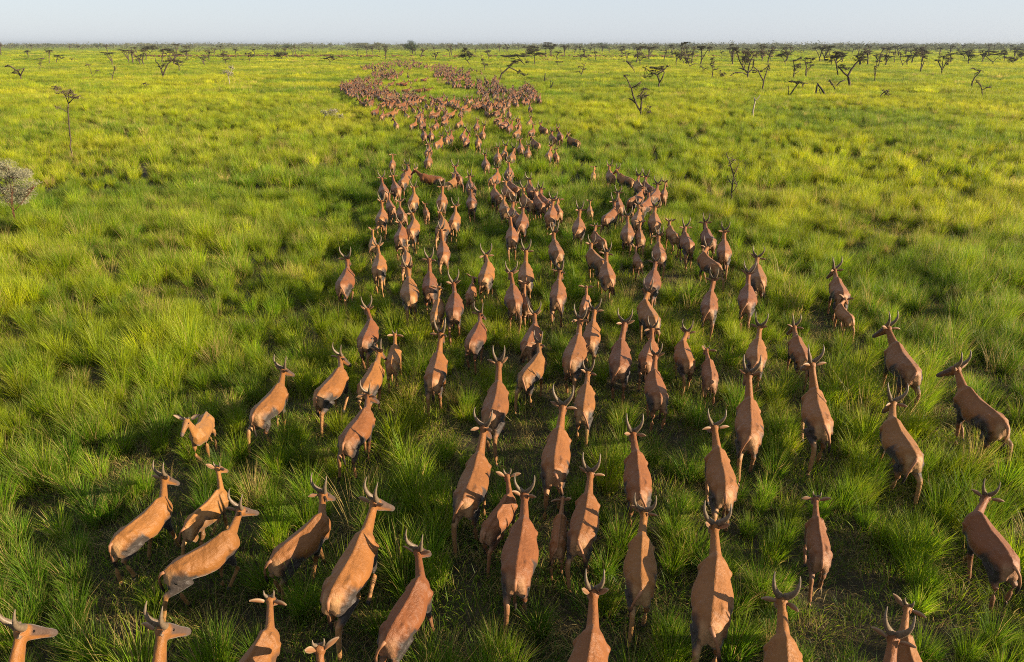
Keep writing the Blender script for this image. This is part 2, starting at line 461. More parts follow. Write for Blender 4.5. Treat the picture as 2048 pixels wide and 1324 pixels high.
150|A|2.08|9.48|-5|2|9|0|0.92|antelope with upright ears whose rump is hidden by another's horns
151|A|1.78|7.46|-11|-2|12|0|0.89|large antelope with wide lyre horns, spine lit as a stripe
152|A|2.58|6.77|-18|6|16|0|1.02|heavy antelope with crossed-looking horns and cupped ears, tail held aside
153|A|3.46|9.48|-6|-1|25|5|1.00|antelope with one long outstretched ear and dark thighs, tail to the camera
154|A|4.43|11.08|-15|6|49|0|1.03|largest barrel-bodied antelope, back half in sun, horns like a V
155|A|5.67|14.39|-21|1|25|0|0.89|antelope with tall U horns, partly covered by the barrel-bodied one
156|A|7.46|19.78|-13|-6|11|0|1.00|antelope with hooked horns walking ahead of a hook-eared mate
157|A|6.59|17.96|-16|0|34|0|1.00|antelope with cupped ear walking just after the hooked-horned one
158|A|9.45|18.61|-11|-4|21|25|1.00|dark antelope looking aside with a pale calf behind it
159|C|9.05|17.30|0|-42|20|-5|1.00|pale calf following the aside-looking dark antelope
160|A|6.78|14.66|-8|-5|18|20|0.89|antelope with one level ear and dark thighs, between the barrel-bodied one and the outer pair
161|A|5.83|11.46|-16|13|53|5|1.03|tapering antelope with black haunches and a cocked ear
162|A|8.62|13.64|-9|4|27|25|1.03|outer antelope with horns raised, head turned away, foreleg reaching
163|A|6.94|10.46|-7|-18|18|20|1.00|antelope with wide level ears, outer flank, dark hips
164|A|9.00|11.49|4|-12|30|30|1.03|outermost antelope side-on with black hip patch, legs reaching
165|A|6.93|7.91|-2|-42|10|15|0.89|antelope with pricked wide ears at the edge, dark thighs, tail curled
166|J|4.51|8.06|-15|-4|16|0|0.92|lean tan youngster with small horns and thin hind legs
167|A|3.06|5.49|-14|-2|8|0|1.00|antelope at the bottom edge with thick straight horns, shoulders only
168|J|4.67|5.86|-14|-17|10|-10|0.89|hornless youngster at the bottom edge behind a horned head
169|A|3.96|4.99|-21|-9|13|0|1.00|antelope at the bottom edge whose horned head overlaps a youngster
'''

FAR = '''0.4,55.9,-18,0;1.6,57.2,-18,0;-0.2,59.7,-16,0;0.5,60.8,-15,0;0.6,60.8,6,0;-0.8,61.5,-16,0;-10.1,61.9,16,0;-8.6,61.9,-18,0;-7.8,61.9,-13,0;-0.5,61.9,-9,0;-4.6,62.3,-14,0;1.6,64.0,-10,0;-6.1,64.4,-18,0;-1.1,64.5,-13,1;-8.4,65.3,0,0;-1.3,65.9,-27,0;-6.5,68.6,-8,0;-9.0,69.6,-21,0;-12.7,69.9,2,0;-10.3,69.9,23,0;-6.1,70.7,-30,0;-7.7,70.7,-47,0;-5.1,70.9,0,0;-12.2,71.4,-31,0;-0.3,71.4,1,0;-1.5,71.7,-17,0;-9.3,72.4,17,0;-2.5,72.5,21,0;-1.7,73.1,-36,0;-8.3,73.9,-9,0;-6.9,74.2,0,0;-12.3,74.5,-38,1;-14.3,74.7,-19,0;-0.9,75.2,5,1;-10.5,76.4,20,0;-4.8,76.4,-42,0;-2.4,76.9,-9,0;-12.6,77.1,12,1;-11.6,77.6,-14,0;-0.8,78.2,-3,0;2.0,78.2,4,0;-2.4,78.4,-9,0;-1.8,78.9,13,0;-5.4,79.2,-28,0;-8.3,79.5,20,0;-2.7,79.7,-25,0;-9.5,80.1,17,0;-3.9,80.2,-26,0;-1.5,80.3,1,1;-5.3,80.5,-23,0;-7.9,80.8,-12,0;-2.1,81.0,-27,0;-13.8,81.1,5,0;-3.1,81.3,13,0;-6.2,81.5,-2,0;-4.2,81.6,-6,0;-12.6,81.6,-23,0;-1.4,81.7,-24,0;-14.5,81.7,-26,0;-2.3,82.3,-26,0;-6.7,82.4,-20,0;-14.0,82.6,-27,0;-8.4,82.7,-1,1;-3.3,82.8,-33,0;-0.4,82.9,0,0;-5.3,82.9,10,0;-4.4,83.2,-19,0;-7.3,83.3,19,0;-14.6,83.5,1,0;-13.0,83.6,-46,1;-1.8,83.6,-5,1;0.6,83.7,6,0;-1.0,83.8,13,0;-16.5,83.8,-8,0;-2.7,84.0,16,0;-8.2,84.0,31,0;-9.4,84.1,-1,0;-6.5,84.2,-20,0;-13.9,84.4,26,0;-4.3,84.6,-13,1;-12.7,84.8,11,0;-0.4,85.0,-4,0;-14.6,85.0,-45,0;0.3,85.1,15,1;-11.9,85.1,-12,0;-17.7,85.2,45,0;-15.2,85.2,-24,0;-1.2,85.3,-33,0;-13.4,85.4,17,0;-8.2,85.5,-37,0;-4.1,86.2,-6,0;-18.1,86.2,21,0;-2.7,86.3,-1,0;-14.3,86.3,9,0;-0.3,86.3,-13,1;-17.0,86.3,-16,0;-8.6,86.5,22,0;-1.4,86.7,22,0;-15.2,86.8,16,0;0.5,86.9,-9,0;-12.9,86.9,8,0;1.8,86.9,-29,0;-9.7,87.3,3,0;-11.7,87.5,-18,0;-7.3,87.9,-18,0;-17.3,88.1,-4,1;-12.6,88.2,2,0;-8.8,88.3,-19,0;-14.0,88.5,17,0;-5.4,88.5,7,0;-14.8,88.6,-23,1;-0.9,88.7,9,0;-11.4,88.8,16,0;-0.3,88.8,-18,1;1.4,89.2,-10,1;-9.5,89.3,44,0;-17.5,89.6,-4,0;-5.1,89.7,-10,0;0.3,89.8,-2,1;-14.9,90.0,-33,0;-12.9,90.0,-1,0;3.4,90.0,17,0;-11.7,90.2,-3,0;1.9,90.3,9,0;-1.1,90.3,-1,1;-13.6,90.6,11,0;-9.3,90.9,-51,0;-0.2,90.9,17,0;-18.5,91.1,-11,0;-12.4,91.2,1,0;1.7,91.7,-11,0;-16.4,91.9,-7,0;0.7,92.3,-13,0;-11.4,92.4,59,1;-0.3,92.5,-17,0;-3.8,92.6,-3,1;2.8,92.6,-5,0;-17.1,92.8,18,0;-15.7,92.8,-8,0;-1.9,93.0,-8,0;-16.5,93.3,8,0;-13.2,93.4,4,0;-12.6,93.4,0,0;-3.2,93.5,-3,0;-11.9,94.0,-36,1;-14.1,94.0,-2,0;1.4,94.2,14,0;0.3,94.4,10,0;2.3,94.8,-11,0;-12.6,94.8,26,0;-3.7,95.7,15,0;-15.8,95.7,5,1;-18.0,96.0,47,0;3.7,96.4,-5,1;2.5,96.5,3,0;-16.7,96.6,12,0;-18.7,96.7,2,1;-13.4,97.0,29,0;-3.4,97.0,-3,0;-0.4,97.0,-13,0;-14.3,97.0,-28,1;-2.5,97.1,6,0;-16.0,97.4,-2,0;-20.9,97.5,17,0;1.1,97.5,2,0;0.4,97.6,-13,0;-18.2,97.9,1,0;3.0,98.0,-29,0;-21.6,98.1,0,0;-13.8,98.2,-13,0;-17.6,98.4,-4,0;-2.4,98.5,12,0;-3.7,98.5,-18,0;-20.1,98.5,-22,1;-19.5,98.6,0,0;-0.2,98.6,-13,0;-18.8,98.8,7,0;2.3,98.9,-13,0;1.6,99.3,20,0;-21.7,99.7,26,1;-17.1,99.8,-33,0;-18.1,99.9,8,0;-14.7,99.9,-2,0;-2.0,100.1,6,0;-19.5,100.2,-17,0;-22.6,100.5,12,0;0.2,100.8,-22,0;-21.0,100.9,7,0;2.8,100.9,-7,0;-16.0,101.0,28,0;-18.9,101.3,10,0;-17.6,101.4,29,0;-1.1,101.5,-1,0;-4.6,101.8,1,1;1.1,101.9,-29,0;-20.4,101.9,-27,0;-0.0,102.2,-25,0;-19.7,102.3,-25,0;-21.2,102.5,9,0;3.1,102.6,6,0;-22.3,103.0,1,0;-17.3,103.1,27,0;-3.7,103.1,15,0;-2.4,103.3,14,0;-19.2,103.4,25,0;-18.0,103.5,-3,0;-20.8,103.6,31,0;1.0,103.6,-8,0;-19.9,103.6,-18,0;-23.7,103.7,17,0;-0.0,103.7,-10,0;-4.9,104.1,-2,0;1.6,104.2,9,0;-21.8,104.2,0,0;-18.8,104.7,-36,0;2.9,104.8,-2,0;2.2,104.9,25,0;-21.2,104.9,14,0;-4.2,104.9,-2,0;-19.8,105.1,12,0;-2.3,105.1,14,0;-23.2,105.1,-3,0;0.2,106.0,-2,0;-0.9,106.3,23,0;2.0,106.4,3,1;-23.6,106.7,-7,0;3.0,106.7,-22,0;-22.5,106.8,1,1;0.8,106.9,-20,1;-18.5,106.9,8,0;-19.8,107.0,2,0;-5.0,107.0,-21,1;-21.6,107.2,-3,1;-2.2,107.4,-25,0;-24.7,107.7,26,0;-23.0,107.9,-13,0;3.4,108.0,10,0;-19.4,108.0,-6,1;2.4,108.1,25,0;1.2,108.3,-6,0;-23.8,108.3,-33,0;-18.8,108.4,7,0;-4.5,108.6,7,0;-1.5,108.6,7,0;-20.6,108.6,-27,0;-3.1,108.7,6,0;-14.2,108.9,-85,0;-24.7,109.7,16,0;-19.3,109.9,18,0;-16.2,110.1,-80,0;3.2,110.3,19,0;-0.9,110.3,9,0;-21.9,110.3,5,0;-23.3,110.4,-11,0;-2.1,110.8,34,0;-25.6,110.9,-4,0;-3.5,110.9,5,0;-24.8,111.4,15,0;-20.9,111.5,19,0;-0.2,111.7,-29,0;-26.1,111.9,13,0;-22.6,112.0,-2,0;-23.6,112.1,26,1;-4.7,112.5,-28,0;-13.2,112.6,-80,1;-22.0,112.7,6,0;-1.9,112.7,3,0;-24.8,113.0,24,0;2.5,113.3,-12,0;-26.1,113.4,-1,1;-2.7,113.7,-19,0;-22.4,113.8,9,0;-23.3,114.1,-2,0;-27.0,114.3,20,0;-24.4,114.3,-16,0;-25.3,114.7,29,0;-1.3,115.0,23,0;-2.7,115.4,15,0;2.6,115.5,24,0;-26.4,115.7,33,0;-5.2,115.9,0,0;-25.0,115.9,-33,0;-23.8,116.0,20,0;-24.4,116.8,6,0;-26.9,117.0,-4,0;-2.2,117.4,0,0;-25.1,117.4,-15,0;-26.1,117.7,-9,0;-7.1,117.8,33,0;-24.0,118.0,18,0;-5.1,118.6,-6,0;-27.4,118.8,0,0;2.1,119.0,-30,0;-4.2,119.3,15,0;-5.7,120.0,-28,0;-2.3,120.1,15,0;-7.7,120.4,-14,1;-25.8,120.7,12,0;-8.7,120.8,-5,0;-9.7,120.8,16,0;-23.7,121.2,11,0;-24.8,121.2,-9,1;-3.4,121.3,-6,0;-5.5,121.4,15,0;-23.0,121.6,17,0;-26.7,121.9,-10,1;-25.3,122.1,18,0;-28.7,122.2,9,0;-6.8,122.4,2,0;-9.2,122.7,-11,0;2.1,123.2,-18,0;-25.9,123.3,8,0;-27.2,123.5,-1,0;-29.1,123.6,2,0;-24.4,124.6,19,0;-28.6,124.7,-3,0;-6.8,124.7,-28,0;-7.7,124.8,-5,0;-23.8,125.3,-31,0;-3.2,125.5,17,0;-26.7,125.6,0,1;-24.6,126.0,-9,0;-25.9,126.1,6,0;-23.0,126.1,4,0;-5.5,126.2,-10,0;-27.1,126.6,-12,0;-21.2,126.6,-40,0;-18.9,126.6,-80,0;-28.4,126.9,-20,0;-23.9,127.4,-11,0;-23.2,127.5,-17,1;-24.7,127.5,13,1;-3.0,127.6,-13,0;-8.0,127.9,4,0;-19.9,128.2,-60,0;-26.8,128.3,22,0;-9.3,128.3,-8,1;-28.9,128.7,-3,0;-10.2,128.8,14,0;-11.1,128.9,20,0;-27.6,128.9,15,0;-4.3,129.2,-12,1;-3.2,129.3,8,0;-6.2,129.7,2,1;-26.9,129.9,7,0;-11.7,130.0,-7,0;-28.2,130.7,22,0;-5.8,131.4,6,0;-7.7,131.7,13,0;-26.1,131.8,24,0;-3.0,132.4,8,0;-27.8,132.6,9,0;-23.9,132.8,9,0;-18.5,133.3,7,1;-7.7,133.3,-24,1;-27.1,134.0,7,0;-29.2,134.0,-14,0;-24.5,134.1,2,0;-4.6,134.4,24,0;-2.7,134.4,-19,0;-28.0,134.7,-14,1;-25.6,135.1,-6,1;-3.3,135.1,-6,0;-8.3,135.4,-1,1;-5.8,135.6,18,0;-27.2,135.8,-26,0;-29.1,136.4,1,0;-25.4,137.0,9,1;-27.7,137.7,-20,0;-4.7,138.4,-7,1;-29.3,138.6,5,0;-8.8,138.8,0,0;-27.9,139.4,8,0;-11.0,139.5,-11,0;-6.5,140.7,19,0;-26.6,140.8,-17,0;-8.2,141.1,1,0;-3.4,141.2,-2,0;-11.6,141.4,20,0;-28.2,141.5,-10,1;-18.9,142.6,-19,1;-17.3,142.6,-60,0;-3.4,143.4,-22,0;-10.5,143.5,-35,0;-9.0,143.7,-52,0;-5.3,143.8,5,0;-13.5,144.3,-11,0;-12.4,144.5,6,0;-27.3,144.8,0,0;-28.5,144.9,-8,0;-14.8,145.0,1,0;-11.0,145.1,43,0;-12.2,145.8,-21,0;-30.6,146.2,29,0;-10.5,146.3,10,0;-9.1,146.3,-2,0;-3.7,146.5,-12,0;-28.9,148.0,35,0;-12.3,148.1,-15,0;-25.1,148.8,-4,0;-10.2,148.9,-22,0;-26.6,149.0,24,1;-24.6,149.8,-12,0;-8.8,150.0,15,0;-13.1,151.8,0,0;-25.3,152.5,6,0;-26.1,152.7,13,1;-24.2,153.1,7,0;-26.8,153.3,10,0;-11.4,153.5,-5,0;-25.4,154.2,-40,0;-24.4,154.8,-1,0;-10.6,155.4,-27,0;-11.3,155.7,-17,0;-29.6,157.8,-2,0;-16.7,158.0,1,0;-13.6,158.0,-11,0;-22.5,158.0,15,0;-29.1,158.8,-22,0;-14.3,159.2,-1,0;-28.1,159.5,16,0;-13.1,159.5,22,0;-28.5,160.6,25,0;-26.6,160.7,-16,1;-17.1,161.0,-14,0;-25.4,161.3,7,0;-31.0,162.3,15,0;-10.2,162.5,19,0;-14.8,162.7,-12,0;-16.3,163.1,11,0;-25.7,163.5,13,1;-12.2,163.7,7,0;-28.9,163.9,11,0;-14.9,164.5,14,0;-17.1,164.7,-1,0;-11.0,164.9,19,0;-11.7,165.2,13,0;-27.9,165.4,23,0;-26.8,165.5,29,0;-16.1,165.5,18,0;-28.7,166.2,-8,0;-13.3,166.4,29,0;-15.4,166.4,-15,0;-30.6,166.8,11,0;-14.7,166.8,13,0;-31.8,167.3,16,1;-17.8,167.6,-6,0;-10.3,167.6,-24,0;-28.6,167.6,40,0;-26.6,167.7,26,0;-11.8,168.0,26,0;-13.1,168.6,-23,0;-25.8,169.2,-2,0;-14.5,169.9,-26,0;-10.2,170.3,-23,0;-29.0,170.5,-4,0;-17.2,171.1,-25,0;-13.9,171.1,5,0;-32.8,171.2,-4,0;-15.6,171.4,-28,0;-30.8,172.1,0,0;-26.4,172.3,-7,0;-13.8,172.8,-9,0;-10.8,172.9,-9,0;-28.0,173.1,-15,1;-29.0,174.0,7,0;-33.0,174.2,-31,0;-15.4,175.7,3,0;-16.9,176.0,14,0;-14.6,176.0,4,0;-32.3,177.0,2,0;-27.0,177.0,-33,0;-7.4,177.1,6,0;-17.2,177.3,1,0;-15.3,177.6,12,0;-32.3,178.5,-5,1;-18.3,178.6,16,0;-27.0,179.0,1,0;-29.2,179.6,33,0;-12.0,179.6,18,1;-14.8,179.8,15,0;-34.0,179.9,28,0;-17.7,180.4,-9,0;-10.8,181.1,-12,0;-30.2,181.6,10,0;-13.3,181.7,-7,0;-18.4,182.2,17,0;-32.2,182.3,-18,0;-34.0,182.7,17,1;-17.0,183.6,-11,0;-19.2,183.8,22,0;-11.0,183.8,-11,0;-30.6,183.9,7,0;-14.9,184.3,-24,0;-29.6,184.8,24,0;-16.7,186.4,12,0;-19.1,187.7,6,0;-13.2,188.2,10,0;-33.8,188.3,15,0;-16.5,189.2,-4,0;-18.0,189.4,5,0;-13.6,189.6,3,0;-9.1,190.2,19,1;-15.6,191.8,-11,0;-31.9,192.7,-8,0;-33.3,193.1,-4,1;-16.4,193.3,-25,0;-17.4,193.6,28,0;-10.5,193.8,23,0;-36.1,194.0,15,1;-18.5,194.6,-27,0;-35.3,194.7,20,0;-21.7,194.8,-10,1;-19.4,195.8,-23,0;-17.4,196.9,-24,0;-14.0,197.0,-3,0;-36.8,197.1,28,0;-19.5,197.3,1,0;-16.7,197.4,6,0;-34.0,197.7,28,0;-21.7,197.8,-9,0;-35.1,198.1,33,0;-20.1,198.3,27,0;-17.5,198.7,-12,0;-32.9,199.5,1,0;-13.9,199.9,-15,0;-34.8,200.4,3,0;-18.9,200.6,5,0;-37.5,201.0,-15,1;-40.3,201.0,-15,0;-20.0,201.3,-6,0;-18.4,201.6,7,0;-13.5,201.8,6,0;-17.6,204.4,1,0;-21.3,204.5,-19,0;-19.0,204.6,0,0;-23.6,205.4,6,0;-37.2,205.5,1,1;-19.9,206.6,0,0;-22.7,207.1,-4,0;-40.4,207.6,18,0;-42.2,207.9,-22,0;-41.1,208.2,10,0;-20.1,208.6,-7,0;-36.6,208.7,20,1;-29.3,209.0,-16,0;-16.1,209.0,-12,0;-19.2,209.1,-27,0;-18.5,209.6,19,1;-40.0,209.9,27,0;-30.6,211.6,2,1;-20.5,213.7,9,1;-16.9,214.1,-9,0;-42.9,214.2,13,0;-39.7,214.9,-16,1;-41.9,215.2,15,0;-17.8,215.3,-1,0;-43.3,215.7,-7,0;-18.5,215.9,-22,0;-20.4,216.1,29,0;-42.6,216.6,-13,0;-41.7,216.8,-2,0;-29.9,216.9,11,0;-31.7,216.9,30,0;-25.9,217.5,3,0;-24.2,217.7,-6,1;-38.5,217.9,-13,0;-19.2,218.3,6,1;-40.8,218.6,41,0;-37.0,219.3,27,0;-20.4,219.8,5,0;-23.9,219.9,-10,0;-43.7,221.7,58,0;-22.8,222.0,-32,0;-28.8,222.3,11,0;-31.0,222.4,-34,0;-20.6,222.4,-8,0;-41.6,223.0,4,0;-23.3,223.2,-10,0;-45.3,223.3,18,0;-46.0,223.5,28,0;-26.2,223.5,-26,0;-30.9,223.8,12,0;-22.3,224.4,1,0;-43.0,224.5,0,0;-21.7,225.0,-12,0;-25.5,226.0,-2,0;-38.7,226.3,25,0;-24.2,226.5,0,1;-21.5,226.6,-1,1;-34.5,226.9,12,0;-28.8,227.2,-6,0;-41.1,227.4,-10,0;-30.4,228.6,26,0;-32.8,229.0,39,0;-40.2,229.8,27,0;-35.5,231.5,28,0;-39.3,231.8,-6,0;-22.9,231.8,19,0;-20.6,232.1,-1,0;-27.7,232.2,25,0;-42.4,232.3,29,0;-23.8,233.3,10,1;-39.4,233.9,10,1;-27.7,235.7,-9,0;-21.2,236.0,-37,0;-30.0,236.7,-4,0;-40.9,236.9,19,0;-32.0,237.5,11,0;-46.3,238.2,15,0;-35.6,239.1,-19,0;-33.3,239.4,-5,1;-37.1,239.5,12,0;-23.9,240.4,6,0;-22.2,240.5,27,0;-47.7,240.6,16,1;-34.2,241.7,8,0;-31.6,242.2,-9,0;-38.9,242.3,-11,0;-32.9,242.6,5,0;-35.9,242.8,1,0;-39.9,243.2,-2,0;-23.9,244.1,11,0;-35.2,244.4,0,1;-37.4,244.7,22,0;-33.1,244.8,-23,0;-25.9,245.6,-4,0;-36.4,245.6,12,0;-38.0,245.9,-7,0;-35.9,246.6,14,0;-45.4,247.1,-32,0;-35.1,248.0,28,0;-41.7,250.3,-5,0;-42.9,251.3,32,0;-33.8,253.5,-5,0;-45.4,254.5,12,0;-39.8,255.4,10,0;-46.6,255.4,-20,1;-32.1,256.5,36,0;-48.9,257.1,-3,0;-42.1,257.9,-14,0;-33.1,258.6,2,0;-34.7,259.3,12,0;-43.8,259.6,23,0;-34.5,261.0,13,0;-45.5,262.7,0,0;-34.8,262.9,29,1;-40.9,263.8,22,0;-46.9,265.2,8,1;-32.8,265.4,-12,0;-40.0,267.6,12,0;-45.1,268.3,0,0;-44.2,268.4,4,0;-40.5,268.8,16,0;-33.9,269.1,17,0;-38.7,269.4,-9,0;-47.5,270.8,-1,0;-39.8,271.2,0,0;-43.6,271.7,12,1;-35.9,273.3,-25,0;-36.1,276.1,-14,0;-36.8,276.3,0,0;-46.3,277.2,-16,0;-40.4,278.5,13,0;-37.1,278.7,10,0;-36.1,280.2,18,1;-39.0,280.5,-17,0;-43.1,281.0,22,0;-44.9,283.4,-12,0;-43.5,283.5,-11,0;-46.7,292.6,8,0;-42.4,293.1,-4,1;-45.1,293.3,-5,1;-39.2,293.3,6,0;-42.5,294.9,13,0;-46.5,295.9,15,0;-40.4,297.2,6,0;-48.4,300.6,-33,0;-45.6,300.7,-9,0;-40.6,301.6,25,0;-41.6,302.9,24,0;-42.8,304.0,-24,0;-48.0,310.8,33,0'''

FILE_LINE = '''24,422;46,434;11,424;-109,419;-150,421;-108,435;16,418;-217,440;-115,429;-39,430;-83,433;-117,445;73,422;-13,433;-89,435;118,430;-163,423;-127,447;-21,418;-198,419;59,416;-87,426;-87,418;-32,415;-114,442;-173,437;-28,419;73,454;84,437;-75,435;-156,436;-176,434;36,409;-125,440;74,445;-98,417;30,424;-67,436;-29,432;-118,439;-205,429;-211,422;140,415;-198,438;-161,436;-133,415;-190,434;90,415;92,434;100,432;-198,434;-122,417;35,414;-73,406;-92,414;145,411;-83,425;61,410;75,411;-79,426;-112,441;-29,439;-195,427;-81,426;140,433;-172,432;-59,436;-220,437;-4,409;45,418;-9,428;52,434;-141,437;-176,437;17,412;-104,395;1,446;-151,417;-18,406;126,412;-66,440;-72,423;-84,410;131,407;-64,453;102,435;-139,445;-145,425;-116,455;-132,423;-118,429;83,405;-158,430;105,437;-98,435;-147,416;-80,434;149,435;-70,432;-140,436;104,404;-120,423;-121,442;24,418;-166,436;20,442;-185,462;-95,437;112,428;53,415;129,392;-132,425;116,410;-130,431;-126,456;-51,429;34,433;-33,432;-182,437;41,410;-148,438;-60,437;-201,440;-102,436;-12,429;30,431;-125,429;-145,430;19,413;-216,422;149,416;-197,414;34,435;-165,438;-196,424;-194,422;-31,420;23,443;-198,444;-84,438;-165,426;-174,432;122,422;-158,410;-117,419;-158,436;-105,411;-147,430;82,438;-130,409;-51,413;-73,404;-3,418;139,423;-44,411;-97,425;-105,434;-87,443;23,428;17,427;73,435;10,428;-166,449;-159,420;32,421;-18,439;-112,415;-133,433;-98,430;110,433;-196,409;-93,402;90,410;-146,408;-178,437;-156,433;-118,426;-31,424;82,433;-186,435;-210,429;-90,432;-179,408;149,426;-119,427;41,417;-83,416;-117,409;-190,425;-20,417;-123,420;-108,433;-82,419;-153,423;-190,418;79,429;84,432;-150,474;-136,421;90,439;-141,442;-115,421;65,424;28,425;-154,425;81,423;-183,413;-124,420;-166,415;-144,432;56,417;140,431;-199,418;-5,427;-81,424;-82,427;-1,427;136,421;-53,437;-128,424;-12,430;-144,429;-116,434;-123,443;-24,423;78,426;-30,388;-161,429;-96,420;86,418;54,431;77,410;-90,460;-180,428;87,431;117,438;135,405;29,422;-174,421;-178,427;-136,417;54,432;77,422;50,436;132,427;106,420;-168,450;66,425;15,449;-208,456;-177,411;-137,464;-12,408;63,417;-181,439;-108,428;-198,399;-66,419;-211,434;-134,421;-114,420;82,444;47,417;109,418;-121,425;76,414;8,432;47,446;120,409;-119,419;-120,412;-178,408;106,423;-150,433;-113,437;-133,421;-147,417;-78,422;-195,448;-178,418;-79,418;51,434;-148,432;63,429;-65,423;-84,423;-145,426;-116,427;89,425;147,430;-197,455;-182,432;-94,433;-197,442;-143,447;-170,435;103,424;-172,448;-195,423;-152,440;-105,450;-208,440;34,402;-200,439;-220,447;-194,427;-204,444;7,440;87,424;-94,401;-144,433;115,444;-128,434;-177,422;141,428;17,417;-130,423;-82,423;109,421;131,439;23,423;-206,438;-165,428;-186,422;-10,427;-193,428;-135,439;-48,449;112,444;-164,415;100,425;52,438;-186,454;-94,417;-186,427;68,406;-6,434;58,408;17,433;-160,419;-42,408;-161,442;-166,425;116,417;148,422;-174,442;110,430;-104,423;147,433;-102,428;-215,426;-209,436;-191,437;-128,436;140,412;17,429;-129,420;-31,437;76,423;-187,425;39,431;-120,415;58,421;121,444;-110,438;-125,430;-139,425;-176,430;135,397;-171,421;-111,421;-214,436;-104,443;-4,412;-148,423;46,439;-101,438;-95,426;149,433;-84,430;-105,422;120,436;-137,438;100,402;-197,405;-172,439;-179,426;-70,435;-66,414;83,422;-203,435;151,428;-93,442;75,406;-65,404;-160,426;111,412;-124,423;-198,441;-39,429;40,440;-151,441;-157,454;-201,458;-23,424;-91,423;80,415;-31,422;136,424;107,426;-40,433;-68,430;38,408;-127,426;-142,422;-164,443;-84,420;-229,448;-69,427;-218,450'''

